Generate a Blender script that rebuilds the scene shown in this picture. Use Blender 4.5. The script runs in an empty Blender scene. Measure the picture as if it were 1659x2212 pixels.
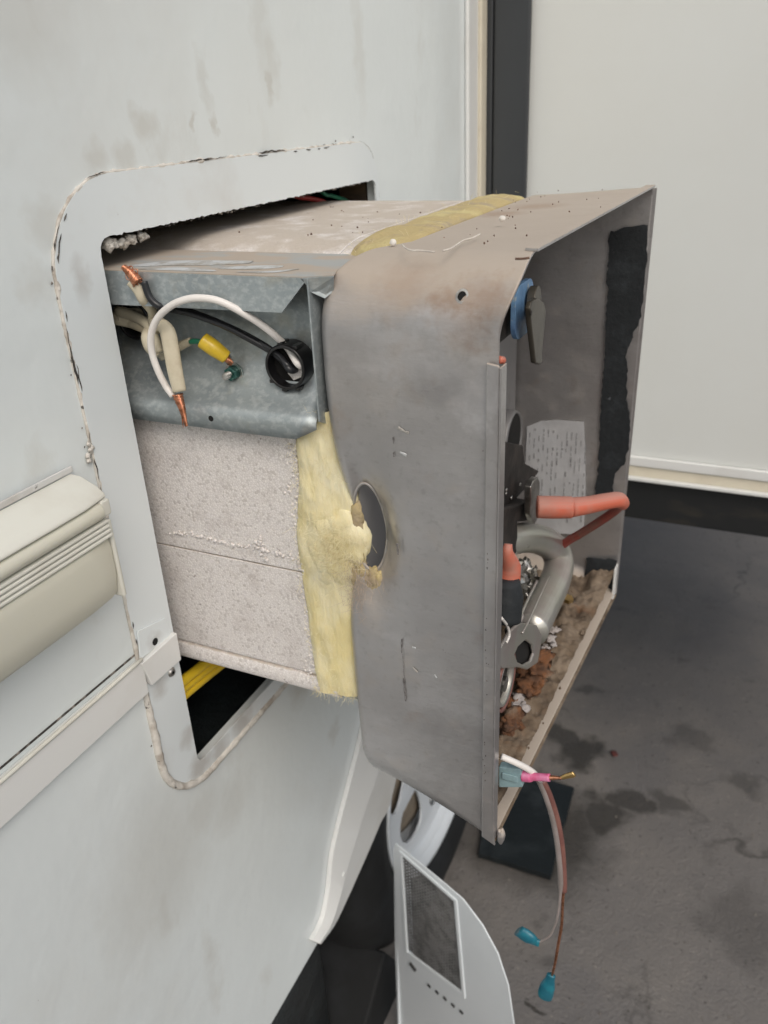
import bpy, bmesh, math, random
from mathutils import Vector, Matrix, noise, geometry
random.seed(7)
PI = math.pi
C = bpy.context.scene.collection
scene = bpy.context.scene

# ------------------------------------------------------------------ camera
cd = bpy.data.cameras.new('camera'); cam = bpy.data.objects.new('camera', cd); C.objects.link(cam)
rx = Vector((0.90792279, 0.41661534, -0.04591151))
ry = -Vector((0.14651966, -0.41810375, -0.89650501))
rz = -Vector((-0.39269352, 0.80723039, -0.44064826))
cam.matrix_world = Matrix(((rx.x, ry.x, rz.x, 0.4), (rx.y, ry.y, rz.y, 0.0), (rx.z, ry.z, rz.z, 1.35), (0, 0, 0, 1)))
cd.sensor_fit = 'VERTICAL'; cd.sensor_height = 24; cd.sensor_width = 18
cd.lens = 1770.9178 * 24 / 2212
cd.clip_start = 0.02; cd.clip_end = 400
cd.dof.use_dof = True; cd.dof.focus_distance = 0.54; cd.dof.aperture_fstop = 7.0
scene.camera = cam
# ------------------------------------------------------------------ light
w = bpy.data.worlds.new('World'); scene.world = w; w.use_nodes = True
nt = w.node_tree; bg = nt.nodes['Background']
sky = nt.nodes.new('ShaderNodeTexSky'); sky.sky_type = 'NISHITA'; sky.sun_disc = False
SUN_EL, SUN_ROT = math.radians(48), math.radians(138)
sky.sun_elevation = SUN_EL; sky.sun_rotation = SUN_ROT
sky.air_density = 1.4; sky.dust_density = 4.0; sky.ozone_density = 1.0
hs = nt.nodes.new('ShaderNodeHueSaturation'); hs.inputs['Saturation'].default_value = 0.72
nt.links.new(sky.outputs[0], hs.inputs['Color']); nt.links.new(hs.outputs[0], bg.inputs['Color'])
bg.inputs['Strength'].default_value = 0.11
sd = bpy.data.lights.new('sun', 'SUN'); sun = bpy.data.objects.new('sun', sd); C.objects.link(sun)
sd.energy = 0.85; sd.angle = math.radians(35); sd.color = (1.0, 0.94, 0.86)
sdir = Vector((math.sin(SUN_ROT) * math.cos(SUN_EL), math.cos(SUN_ROT) * math.cos(SUN_EL), math.sin(SUN_EL)))
sun.rotation_euler = sdir.to_track_quat('Z', 'Y').to_euler(); sun.location = (0, 0, 5)
vs = scene.view_settings
vs.view_transform = 'Standard'; vs.look = 'None'; vs.gamma = 1; vs.exposure = 0.13; vs.use_curve_mapping = False
scene.cycles.max_bounces = 8

# ------------------------------------------------------------------ materials
def mat(name, col, rough=0.5, metal=0.0, var=None, var2=None, bump=None, bump2=None, coat=0, spec=0.5, streak=None, trans=0):
    m = bpy.data.materials.new(name); m.use_nodes = True
    t = m.node_tree; N = t.nodes; L = t.links; p = N['Principled BSDF']
    p.inputs['Roughness'].default_value = rough; p.inputs['Metallic'].default_value = metal
    p.inputs['Specular IOR Level'].default_value = spec
    if coat: p.inputs['Coat Weight'].default_value = coat; p.inputs['Coat Roughness'].default_value = 0.15
    if trans: p.inputs['Subsurface Weight'].default_value = trans; p.inputs['Subsurface Radius'].default_value = (.006, .005, .003)
    tc = N.new('ShaderNodeTexCoord')
    def nz(scale, detail=6, stretch=None, rough_=0.6, off=0):
        n = N.new('ShaderNodeTexNoise'); n.inputs['Scale'].default_value = scale; n.inputs['Detail'].default_value = detail
        n.inputs['Roughness'].default_value = rough_
        mp = N.new('ShaderNodeMapping'); mp.inputs['Location'].default_value = (off, off * 1.7, off * .6)
        if stretch: mp.inputs['Scale'].default_value = stretch
        L.new(tc.outputs['Object'], mp.inputs[0]); L.new(mp.outputs[0], n.inputs['Vector'])
        return n
    cur = None
    def layer(cur, v, off):
        # v = (colour, scale, low, high[, stretch][, strength])
        n = nz(v[1], 8, v[4] if len(v) > 4 else None, off=off)
        r = N.new('ShaderNodeMapRange'); r.inputs['From Min'].default_value = v[2]; r.inputs['From Max'].default_value = v[3]
        if len(v) > 5: r.inputs['To Max'].default_value = v[5]
        L.new(n.outputs['Fac'], r.inputs['Value'])
        mx = N.new('ShaderNodeMix'); mx.data_type = 'RGBA'
        L.new(r.outputs[0], mx.inputs['Factor'])
        if cur is None: mx.inputs['A'].default_value = (*col, 1)
        else: L.new(cur, mx.inputs['A'])
        mx.inputs['B'].default_value = (*v[0], 1)
        return mx.outputs['Result']
    p.inputs['Base Color'].default_value = (*col, 1)
    k = 0
    for v in (var, var2, streak):
        if v:
            vs_ = v if isinstance(v, list) else [v]
            for q in vs_: cur = layer(cur, q, 3.1 * k + 1.3); k += 1
    if cur: L.new(cur, p.inputs['Base Color'])
    last = None
    for b in (bump, bump2):
        if b:
            if b[0] == 'voronoi':
                n = N.new('ShaderNodeTexVoronoi'); n.inputs['Scale'].default_value = b[1]; L.new(tc.outputs['Object'], n.inputs['Vector']); h = n.outputs['Distance']
            else:
                n = nz(b[1], 6, b[4] if len(b) > 4 else None, off=9); h = n.outputs['Fac']
            bm_ = N.new('ShaderNodeBump'); bm_.inputs['Strength'].default_value = b[2]; bm_.inputs['Distance'].default_value = b[3]
            if b[0] == 'voronoi': bm_.invert = True
            L.new(h, bm_.inputs['Height'])
            if last: L.new(last, bm_.inputs['Normal'])
            last = bm_.outputs[0]
    if last: L.new(last, p.inputs['Normal'])
    m['tree'] = 1
    return m

M = {}
M['fibreglass'] = mat('white_gelcoat', (.73, .78, .79), .38, 0,
    var=[((.60, .60, .57), 2.3, .50, .72, None, .6), ((.48, .46, .41), 10, .60, .76, (1, 1, .55), .5), ((.62, .63, .60), 1.2, .5, .7, (1, 1, .5), .35)],
    var2=((.12, .10, .09), 55, .735, .76, (1, 1, .7), .7), bump=('noise', 2.2, .35, .02), bump2=('noise', 9, .15, .004), coat=.3)
M['flange'] = mat('white_sheet_paint', (.73, .78, .80), .36, 0, var=[((.58, .57, .55), 7, .55, .75, None, .6)],
    var2=((.16, .14, .13), 70, .72, .745, (1, 1, .6), .7), bump=('noise', 14, .10, .004), coat=.2)
M['flange_dirty'] = mat('dirty_white_paint', (.62, .62, .61), .5, 0, var=[((.40, .36, .32), 22, .45, .70, None, .8)],
    var2=((.10, .09, .08), 80, .68, .72, None, .8), bump=('noise', 60, .2, .002))
M['caulk'] = mat('old_sealant', (.66, .63, .58), .7, 0, var=[((.36, .31, .26), 60, .50, .66, None, .8), ((.05, .045, .04), 130, .62, .67, None, .9)], bump=('noise', 160, .7, .003))
M['crack'] = mat('dark_crack', (.045, .04, .036), .9, 0, var=[((.3, .27, .24), 150, .5, .65)])
M['scratch_dark'] = mat('dull_scratch', (.13, .12, .118), .6, .3, var=((.30, .29, .29), 260, .46, .6))
M['trim_white'] = mat('white_trim', (.76, .77, .76), .3, 0, var=((.6, .58, .54), 10, .5, .8, None, .6), coat=.3)
M['trim_cream'] = mat('cream_trim', (.70, .65, .53), .45, 0, var=((.5, .42, .33), 16, .5, .8, None, .5))
M['seal'] = mat('black_rubber_seal', (.028, .031, .036), .45, 0, var=((.05, .055, .06), 4, .4, .7, (1, 1, .2)), bump=('noise', 30, .1, .003))
M['slide'] = mat('slide_panel_gelcoat', (.72, .745, .735), .30, 0, var=((.66, .66, .62), 1.3, .4, .7, None, .6), coat=.3, bump=('noise', 2, .1, .01))
M['black'] = mat('black_board', (.012, .013, .014), .5, 0, var=((.045, .038, .028), 9, .55, .75, (1, 1, 3), .8))
M['lightbox'] = mat('cream_plastic', (.64, .63, .54), .42, 0, var=[((.48, .44, .34), 6, .5, .75, None, .7), ((.26, .2, .13), 28, .68, .78, None, .5)], bump=('noise', 9, .12, .003), trans=.1)
M['lightbox_pale'] = mat('pale_cream_plastic', (.69, .69, .63), .45, 0, var=[((.5, .46, .38), 9, .5, .75, None, .6)], bump=('noise', 30, .1, .002))
M['wood'] = mat('dark_plywood', (.05, .034, .022), .8, 0, var=((.10, .065, .035), 20, .4, .7, (1, 1, 6)), bump=('noise', 40, .3, .002))
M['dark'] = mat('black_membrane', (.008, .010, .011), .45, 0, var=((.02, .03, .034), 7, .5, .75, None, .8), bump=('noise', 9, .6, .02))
M['asphalt'] = mat('wet_asphalt', (.185, .172, .160), .75, 0,
    var=[((.145, .139, .138), 1.6, .42, .66, None, .9), ((.235, .215, .192), 4.0, .50, .72, None, .6), ((.080, .075, .070), 9, .62, .72, None, .7)],
    var2=[((.27, .25, .225), 90, .64, .70, None, .7), ((.04, .036, .033), 110, .62, .68, None, .7)], bump=('noise', 160, .5, .006), bump2=('noise', 12, .3, .02))
M['stain'] = mat('damp_stain', (.045, .039, .033), .4, 0, var=((.07, .063, .055), 18, .4, .65), bump=('noise', 60, .3, .003))
M['tyre'] = mat('tyre_rubber', (.004, .005, .006), .8, 0, var=((.012, .014, .017), 12, .45, .7), bump=('noise', 80, .2, .002))
M['rim'] = mat('white_steel_rim', (.66, .71, .76), .33, 0, var=((.45, .45, .44), 16, .56, .75, None, .6), coat=.4)
M['drum'] = mat('rusty_hub_drum', (.20, .17, .135), .75, .2, var=((.32, .26, .19), 25, .45, .7), bump=('noise', 60, .5, .004))
M['gold'] = mat('brass', (.75, .52, .22), .3, 1.0, var=((.45, .3, .12), 60, .5, .7))
M['galv'] = mat('galvanised_steel', (.38, .425, .44), .45, .5, var=[((.24, .28, .30), 14, .42, .66, None, .8), ((.56, .60, .60), 190, .48, .62, (1, 1, 1.4), .5), ((.27, .31, .33), 260, .54, .66, None, .35)],
    var2=((.36, .34, .27), 30, .56, .70, None, .5), bump=('noise', 90, .12, .002))
M['galv_dusty'] = mat('dusty_galvanised_top', (.42, .36, .30), .85, .05, var=[((.36, .38, .38), 22, .56, .64, (.5, 1.2, 1), .9)], bump=('noise', 90, .15, .001))
M['galv_dark'] = mat('galvanised_steel_inner', (.24, .28, .29), .45, .55, var=[((.38, .42, .42), 50, .44, .62, None, .8), ((.10, .12, .125), 12, .45, .7, None, .8)], bump=('noise', 90, .12, .002))
M['wipe'] = mat('rubbed_bare_zinc', (.58, .60, .61), .6, .3, var=((.38, .36, .33), 60, .45, .6))
M['pan'] = mat('dull_aluminised_steel', (.50, .49, .49), .34, .70,
    var=[((.36, .345, .345), 6, .38, .62, None, .9), ((.60, .59, .60), 12, .55, .75, (.6, 1, 1.8), .6), ((.36, .27, .21), 26, .60, .70, None, .30), ((.64, .63, .64), 30, .60, .74, (.6, 1, 1.3), .35), ((.32, .305, .30), 150, .56, .70, None, .45)],
    var2=[((.12, .10, .09), 130, .72, .75, None, .7)], bump=('noise', 300, .22, .0008, (.4, 1, 1.6)), bump2=('noise', 9, .4, .006))
def add_top_dust(m, dust, lo, hi, amount=1.0, rustz=None):
    # settled dust lies on faces that look up; rust bloom near the upper bend
    t = m.node_tree; N = t.nodes; L = t.links; p = N['Principled BSDF']
    g = N.new('ShaderNodeNewGeometry'); s = N.new('ShaderNodeSeparateXYZ'); L.new(g.outputs['True Normal'], s.inputs[0])
    n = N.new('ShaderNodeTexNoise'); n.inputs['Scale'].default_value = 45; n.inputs['Detail'].default_value = 8
    tc = N.new('ShaderNodeTexCoord'); L.new(tc.outputs['Object'], n.inputs['Vector'])
    a = N.new('ShaderNodeMath'); a.operation = 'MULTIPLY_ADD'; L.new(n.outputs['Fac'], a.inputs[0]); a.inputs[1].default_value = .9; L.new(s.outputs['Z'], a.inputs[2])
    r = N.new('ShaderNodeMapRange'); r.inputs['From Min'].default_value = lo + .45; r.inputs['From Max'].default_value = hi + .45; r.inputs['To Max'].default_value = amount
    L.new(a.outputs[0], r.inputs['Value'])
    mx = N.new('ShaderNodeMix'); mx.data_type = 'RGBA'; L.new(r.outputs[0], mx.inputs['Factor'])
    lk = p.inputs['Base Color'].links[0]; L.new(lk.from_socket, mx.inputs['A']); mx.inputs['B'].default_value = (*dust, 1)
    L.new(mx.outputs['Result'], p.inputs['Base Color'])
    for k, v in (('Roughness', .9), ('Metallic', 0.0)):
        b = p.inputs[k].default_value
        q = N.new('ShaderNodeMapRange'); q.inputs['To Min'].default_value = b; q.inputs['To Max'].default_value = b + (v - b) * amount
        L.new(r.outputs[0], q.inputs['Value']); L.new(q.outputs[0], p.inputs[k])
add_top_dust(M['pan'], (.47, .40, .33), .05, .7, .85)
M['pan_in'] = mat('pan_inner_steel', (.27, .265, .265), .55, .4, var=[((.21, .205, .205), 9, .4, .7, None, .8), ((.13, .09, .06), 30, .62, .75, None, .6)], bump=('noise', 120, .12, .001))  # inner steel darkened in colour to deepen the shadow inside the pan
M['rusty_floor'] = mat('rusty_silt', (.17, .125, .085), .95, 0, var=[((.27, .215, .16), 40, .44, .66, None, .8), ((.07, .048, .032), 30, .50, .68, None, .9), ((.20, .085, .03), 18, .60, .72, None, .5)],
    var2=[((.34, .30, .28), 90, .66, .72, None, .6)], bump=('noise', 130, .7, .004))
M['rust'] = mat('orange_rust', (.20, .085, .035), .95, 0, var=[((.10, .055, .035), 60, .42, .62), ((.24, .18, .13), 50, .54, .68, None, .8)], bump=('noise', 200, .9, .004))
M['foam'] = mat('polystyrene_foam', (.76, .73, .715), .9, 0, var=[((.80, .77, .75), 260, .44, .58, None, .8), ((.50, .45, .43), 30, .52, .72, None, .6)],
    var2=[((.22, .18, .16), 170, .655, .70, None, .75)], bump=('voronoi', 520, .35, .0008), trans=.1)
def beads(m, sc, col, k):
    t = m.node_tree; N = t.nodes; L = t.links; p = N['Principled BSDF']; tc = N.new('ShaderNodeTexCoord')
    v = N.new('ShaderNodeTexVoronoi'); v.feature = 'DISTANCE_TO_EDGE'; v.inputs['Scale'].default_value = sc; L.new(tc.outputs['Object'], v.inputs['Vector'])
    q = N.new('ShaderNodeMapRange'); q.inputs['From Min'].default_value = .16; q.inputs['From Max'].default_value = .0; q.inputs['To Max'].default_value = k; L.new(v.outputs['Distance'], q.inputs['Value'])
    mx = N.new('ShaderNodeMix'); mx.data_type = 'RGBA'; L.new(q.outputs[0], mx.inputs['Factor']); L.new(p.inputs['Base Color'].links[0].from_socket, mx.inputs['A']); mx.inputs['B'].default_value = (*col, 1)
    v2 = N.new('ShaderNodeTexVoronoi'); v2.inputs['Scale'].default_value = sc; L.new(tc.outputs['Object'], v2.inputs['Vector'])
    sp = N.new('ShaderNodeSeparateColor'); L.new(v2.outputs['Color'], sp.inputs[0])
    q2 = N.new('ShaderNodeMapRange'); q2.inputs['From Min'].default_value = .80; q2.inputs['From Max'].default_value = 1.0; q2.inputs['To Max'].default_value = .42; L.new(sp.outputs[0], q2.inputs['Value'])
    mx2 = N.new('ShaderNodeMix'); mx2.data_type = 'RGBA'; L.new(q2.outputs[0], mx2.inputs['Factor']); L.new(mx.outputs['Result'], mx2.inputs['A']); mx2.inputs['B'].default_value = (.33, .29, .27, 1)
    L.new(mx2.outputs['Result'], p.inputs['Base Color'])
beads(M['foam'], 520, (.42, .38, .36), .42)
add_top_dust(M['foam'], (.46, .40, .335), .72, 1.0, .85)
M['wool'] = mat('yellow_glass_wool', (.78, .68, .36), .95, 0, var=[((.84, .79, .58), 34, .40, .62, (1, 1, .5), .9), ((.58, .44, .20), 45, .60, .78, (1, 1, .3), .5)],
    var2=((.22, .15, .08), 60, .70, .78, None, .6), bump=('noise', 260, .6, .002, (1, 1, .25)), bump2=('noise', 40, .5, .006, (1, 1, .4)), trans=.25)
M['wool_dirty'] = mat('dusty_glass_wool', (.50, .40, .20), .95, 0, var=[((.60, .52, .26), 30, .48, .62, None, .9), ((.38, .31, .23), 45, .5, .66, None, .8)],
    bump=('noise', 200, .8, .003), bump2=('noise', 40, .5, .005))
M['fibre'] = mat('glass_fibre', (.85, .79, .55), .8, 0, var=((.7, .6, .35), 300, .4, .6), trans=.2)
M['fibre_grey'] = mat('grey_brown_fibre', (.42, .33, .26), .9, 0, var=((.55, .45, .35), 300, .4, .6))
M['white_wire'] = mat('white_insulation', (.80, .77, .74), .38, 0, var=((.55, .49, .45), 40, .55, .75, None, .5))
M['black_wire'] = mat('black_insulation', (.014, .015, .018), .32, 0, var=((.03, .033, .04), 50, .5, .7))
M['cream_wire'] = mat('cream_cable_jacket', (.56, .51, .39), .5, 0, var=((.42, .36, .25), 40, .48, .7), bump=('noise', 60, .2, .001, (1, 1, .3)))
M['copper'] = mat('bare_copper', (.72, .34, .21), .33, 1.0, var=((.42, .18, .10), 300, .45, .6))
M['yellow'] = mat('yellow_crimp_vinyl', (.72, .50, .035), .35, 0, var=((.52, .36, .03), 70, .5, .7), coat=.2)
M['green'] = mat('green_insulation', (.025, .22, .12), .4, 0, var=((.02, .15, .09), 90, .4, .6))
M['green_steel'] = mat('green_dyed_steel', (.035, .12, .105), .35, .7, var=((.12, .22, .20), 160, .5, .65))
M['steel'] = mat('bright_steel', (.55, .54, .52), .3, 1.0, var=((.35, .34, .32), 120, .4, .6))
M['bushing'] = mat('black_nylon', (.008, .008, .009), .28, 0, var=((.02, .02, .022), 60, .5, .7))
M['hole'] = mat('dark_void', (.004, .004, .004), .9, 0, var=((.008, .007, .006), 30, .4, .6))
M['tape'] = mat('black_foam_tape', (.013, .016, .019), .75, 0, var=[((.03, .036, .042), 36, .5, .7), ((.13, .14, .16), 80, .69, .74, None, .7)], bump=('noise', 150, .5, .002))
M['label'] = mat('faded_label', (.56, .57, .59), .5, .2, var=[((.46, .46, .47), 20, .45, .65), ((.64, .645, .66), 40, .5, .7, None, .7)])
M['ink'] = mat('label_ink', (.24, .24, .25), .6, 0, var=((.38, .38, .39), 400, .45, .6))
M['salmon'] = mat('salmon_silicone', (.60, .145, .085), .48, 0, var=((.45, .23, .18), 30, .45, .7), bump=('noise', 80, .1, .001), trans=.1)
add_top_dust(M['salmon'], (.44, .25, .21), .25, .9, .7)
M['red_wire'] = mat('dusty_red_wire', (.26, .045, .032), .5, 0, var=((.2, .09, .07), 60, .45, .65))
M['red_cable'] = mat('red_wire_insulation', (.42, .03, .03), .4, 0, var=((.3, .03, .03), 60, .45, .65))
M['venturi'] = mat('zinc_burner_tube', (.50, .49, .47), .32, .7, var=[((.44, .45, .39), 18, .42, .6, None, .8), ((.44, .37, .36), 22, .5, .7, None, .8)], var2=((.10, .09, .08), 90, .68, .74, None, .6), bump=('noise', 60, .15, .002))
add_top_dust(M['venturi'], (.30, .265, .235), .55, 1.1, .7)
M['soot'] = mat('sooty_steel', (.02, .017, .016), .6, .3, var=((.055, .045, .04), 40, .48, .7), bump=('noise', 90, .3, .002))
M['olive'] = mat('olive_zinc_lever', (.105, .095, .078), .42, .5, var=((.07, .064, .052), 40, .45, .65), bump=('noise', 120, .1, .001))
M['blue'] = mat('blue_paint', (.17, .33, .55), .55, 0, var=[((.10, .19, .36), 50, .5, .68), ((.40, .47, .52), 110, .62, .7)], bump=('noise', 150, .4, .001))
M['blue_conn'] = mat('teal_nylon', (.008, .13, .19), .4, 0, var=((.015, .19, .25), 70, .5, .65), coat=.2)
M['pale_blue'] = mat('pale_blue_nylon', (.30, .44, .47), .4, 0, var=((.22, .32, .35), 60, .45, .65), bump=('noise', 90, .3, .001), trans=.15)
M['pink'] = mat('pink_vinyl', (.62, .10, .24), .4, 0, var=((.66, .25, .42), 60, .5, .65), coat=.2)
M['twin_a'] = mat('grey_insulation', (.23, .20, .19), .45, 0, var=((.3, .26, .25), 50, .4, .6))
M['twin_b'] = mat('brown_red_insulation', (.23, .105, .085), .45, 0, var=((.17, .07, .06), 50, .4, .6))
M['thread'] = mat('white_thread', (.72, .68, .62), .8, 0, var=((.6, .55, .5), 200, .4, .6))
M['bead'] = mat('polystyrene_bead', (.78, .76, .72), .8, 0, var=((.7, .67, .62), 200, .4, .6))
M['twig'] = mat('brown_twig', (.09, .045, .03), .8, 0, var=((.2, .12, .08), 200, .5, .6))
M['door'] = mat('blue_white_door_paint', (.80, .85, .89), .34, 0, var=((.72, .77, .81), 5, .45, .7, None, .6), coat=.3, bump=('noise', 5, .08, .005))
M['mesh_metal'] = mat('grille_mesh', (.20, .20, .20), .45, .5, var=((.12, .12, .12), 60, .45, .6))
M['recess'] = mat('grille_back', (.018, .018, .019), .6, 0, var=((.03, .03, .03), 30, .4, .6))
M['mat'] = mat('black_rubber_mat', (.012, .016, .018), .4, 0, var=((.035, .042, .046), 14, .5, .7, None, .8), bump=('noise', 30, .4, .006))
M['crumb'] = mat('white_crust', (.42, .39, .38), .9, 0, var=((.38, .33, .30), 90, .45, .65), bump=('noise', 180, .8, .003))
M['leaf'] = mat('red_brown_leaf', (.12, .035, .03), .8, 0, var=((.06, .02, .02), 60, .4, .6))
M['yellow_cable'] = mat('yellow_cable_sheath', (.85, .58, .03), .42, 0, var=((.6, .38, .02), 40, .5, .7), coat=.2)
M['stone'] = mat('pale_grit', (.22, .20, .18), .9, 0, var=((.13, .12, .11), 40, .4, .6))

# ------------------------------------------------------------------ geometry helpers
def mesh_obj(name, verts, faces, m, parent=None, smooth=False, solid=0, bevel=0, bseg=2, off=-1):
    pl_ = parent.matrix_world.translation if parent else Vector((0, 0, 0))
    if parent: pl_ = Vector(parent['_w']) if '_w' in parent else Vector((0, 0, 0))
    me = bpy.data.meshes.new(name)
    me.from_pydata([(v[0] - pl_[0], v[1] - pl_[1], v[2] - pl_[2]) for v in verts], [], faces)
    me.update()
    bm_ = bmesh.new(); bm_.from_mesh(me); bmesh.ops.remove_doubles(bm_, verts=bm_.verts, dist=1e-6)
    if not solid: bmesh.ops.recalc_face_normals(bm_, faces=bm_.faces)
    bm_.to_mesh(me); bm_.free()
    me.materials.append(M[m] if isinstance(m, str) else m)
    o = bpy.data.objects.new(name, me); C.objects.link(o)
    if parent: o.parent = parent
    o['_w'] = tuple(pl_)
    if solid:
        s = o.modifiers.new('thickness', 'SOLIDIFY'); s.thickness = solid; s.offset = off
    if bevel:
        b = o.modifiers.new('edge', 'BEVEL'); b.width = bevel; b.segments = bseg; b.limit_method = 'ANGLE'; b.angle_limit = math.radians(38)
    if smooth:
        me.polygons.foreach_set('use_smooth', [True] * len(me.polygons))
    elif bevel:
        me.polygons.foreach_set('use_smooth', [True] * len(me.polygons))
        wn = o.modifiers.new('wn', 'WEIGHTED_NORMAL'); wn.keep_sharp = True
    return o
def empty(name, loc, label=None, cat=None, group=None):
    o = bpy.data.objects.new(name, None); C.objects.link(o); o.location = loc; o['_w'] = tuple(loc)
    o.empty_display_size = .05
    if label: o['label'] = label; o['category'] = cat
    if group: o['group'] = group
    return o
def tag(o, label=None, cat=None, group=None, kind=None):
    if label: o['label'] = label
    if cat: o['category'] = cat
    if group: o['group'] = group
    if kind: o['kind'] = kind
    return o
class MB:
    def __init__(s): s.v = []; s.f = []
    def add(s, v, f):
        b = len(s.v); s.v += [tuple(q) for q in v]; s.f += [tuple(i + b for i in q) for q in f]; return s
    def box(s, x0, x1, y0, y1, z0, z1):
        return s.add([(x0, y0, z0), (x1, y0, z0), (x1, y1, z0), (x0, y1, z0), (x0, y0, z1), (x1, y0, z1), (x1, y1, z1), (x0, y1, z1)],
                     [(0, 3, 2, 1), (4, 5, 6, 7), (0, 1, 5, 4), (1, 2, 6, 5), (2, 3, 7, 6), (3, 0, 4, 7)])
    def tube(s, pts, r, n=10, caps=True, flat=None, twist=0):
        """pts list of Vector; r number or list; flat=(axis vector, ratio) squashes the section"""
        P = [Vector(p) for p in pts]; k = len(P)
        R = r if isinstance(r, (list, tuple)) else [r] * k
        t0 = (P[1] - P[0]).normalized(); up = Vector((0, 0, 1)) if abs(t0.z) < .9 else Vector((1, 0, 0))
        if flat: up = Vector(flat[0])
        nrm = (up - up.dot(t0) * t0).normalized()
        vs_ = []
        for i in range(k):
            t = (P[min(i + 1, k - 1)] - P[max(i - 1, 0)]).normalized()
            nrm = (nrm - nrm.dot(t) * t).normalized() if not flat else (Vector(flat[0]) - Vector(flat[0]).dot(t) * t).normalized()
            bn = t.cross(nrm)
            for j in range(n):
                a = 2 * PI * j / n + twist * i
                vs_.append(P[i] + R[i] * (math.cos(a) * nrm * (flat[1] if flat else 1) + math.sin(a) * bn))
        fs = [(i * n + j, i * n + (j + 1) % n, (i + 1) * n + (j + 1) % n, (i + 1) * n + j) for i in range(k - 1) for j in range(n)]
        if caps: fs += [tuple(range(n))[::-1], tuple((k - 1) * n + j for j in range(n))]
        return s.add(vs_, fs)
    def lump(s, c, r, seed=0, amp=.3, n=8, sc=(1, 1, 1)):
        vs_ = []; fs = []
        rings = n // 2 + 2
        for i in range(rings + 1):
            th = PI * i / rings
            for j in range(n):
                ph = 2 * PI * j / n
                d = Vector((math.sin(th) * math.cos(ph), math.sin(th) * math.sin(ph), math.cos(th)))
                k = 1 + amp * noise.noise(d * 1.7 + Vector((seed * 7.3, seed, 0)))
                vs_.append(Vector(c) + Vector((d.x * sc[0], d.y * sc[1], d.z * sc[2])) * r * k)
        for i in range(rings):
            for j in range(n): fs.append((i * n + j, i * n + (j + 1) % n, (i + 1) * n + (j + 1) % n, (i + 1) * n + j))
        return s.add(vs_, fs)
    def out(s, name, m, parent=None, **k): return mesh_obj(name, s.v, s.f, m, parent, **k)
def cr(pts, n=8):
    """Catmull-Rom through the points"""
    P = [Vector(p) for p in pts]; Q = [P[0] * 2 - P[1]] + P + [P[-1] * 2 - P[-2]]; out = []
    for i in range(1, len(Q) - 2):
        for k in range(n):
            t = k / n; a, b, c, d = Q[i - 1], Q[i], Q[i + 1], Q[i + 2]
            out.append(.5 * ((2 * b) + (-a + c) * t + (2 * a - 5 * b + 4 * c - d) * t * t + (-a + 3 * b - 3 * c + d) * t ** 3))
    out.append(P[-1]); return out
def tube(name, pts, r, m, parent=None, n=12, k=8, **kw):
    P = cr(pts, k); R = r
    if isinstance(r, (list, tuple)):
        R = []
        for i in range(len(P)):
            t = i / (len(P) - 1) * (len(r) - 1); a = min(int(t), len(r) - 2); R.append(r[a] + (r[a + 1] - r[a]) * (t - a))
    mb = MB(); mb.tube(P, R, n, **kw); return mb.out(name, m, parent, smooth=True)
def rrect(a0, a1, b0, b1, r, n=8):
    """rounded rectangle outline, r may be 4 radii (a1b1, a0b1, a0b0, a1b0)"""
    rs = r if isinstance(r, (list, tuple)) else [r] * 4; out = []
    for (ca, cb, st), q in zip(((a1, b1, 0), (a0, b1, 1), (a0, b0, 2), (a1, b0, 3)), rs):
        sa = -1 if ca == a1 else 1; sb = -1 if cb == b1 else 1
        for i in range(n + 1):
            t = (st + i / n) * PI / 2
            out.append((ca + sa * q + q * math.cos(t), cb + sb * q + q * math.sin(t)))
    return out
def plate(name, outer, holes, at, d, m, parent=None, bevel=0, **kw):
    """flat sheet with holes: outer / holes are 2-D loops, at(a, b) -> Vector on the front face, d the thickness vector"""
    loops = [outer] + list(holes); flat = [p for l in loops for p in l]
    tris = geometry.tessellate_polygon([[Vector((p[0], p[1], 0)) for p in l] for l in loops])
    d = Vector(d); n = len(flat)
    vs_ = [Vector(at(*p)) for p in flat]; vs_ += [v + d for v in vs_]
    fs = [tuple(t) for t in tris] + [tuple(i + n for i in t[::-1]) for t in tris]
    b = 0
    for l in loops:
        k = len(l); fs += [(b + i, b + (i + 1) % k, b + (i + 1) % k + n, b + i + n) for i in range(k)]; b += k
    return mesh_obj(name, vs_, fs, m, parent, bevel=bevel, **kw)
def circ(ca, cb, r, n=24, rb=None): return [(ca + r * math.cos(2 * PI * i / n), cb + (rb or r) * math.sin(2 * PI * i / n)) for i in range(n)]
def wallmap(x): return lambda a, b: (x, a, b)
def ymap(y): return lambda a, b: (a, y, b)
def cyl(c, axis, r, h, n=20, r2=None):
    c = Vector(c); a = Vector(axis).normalized()
    mb = MB(); mb.tube([c, c + a * h], [r, r2 if r2 is not None else r], n); return mb

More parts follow.
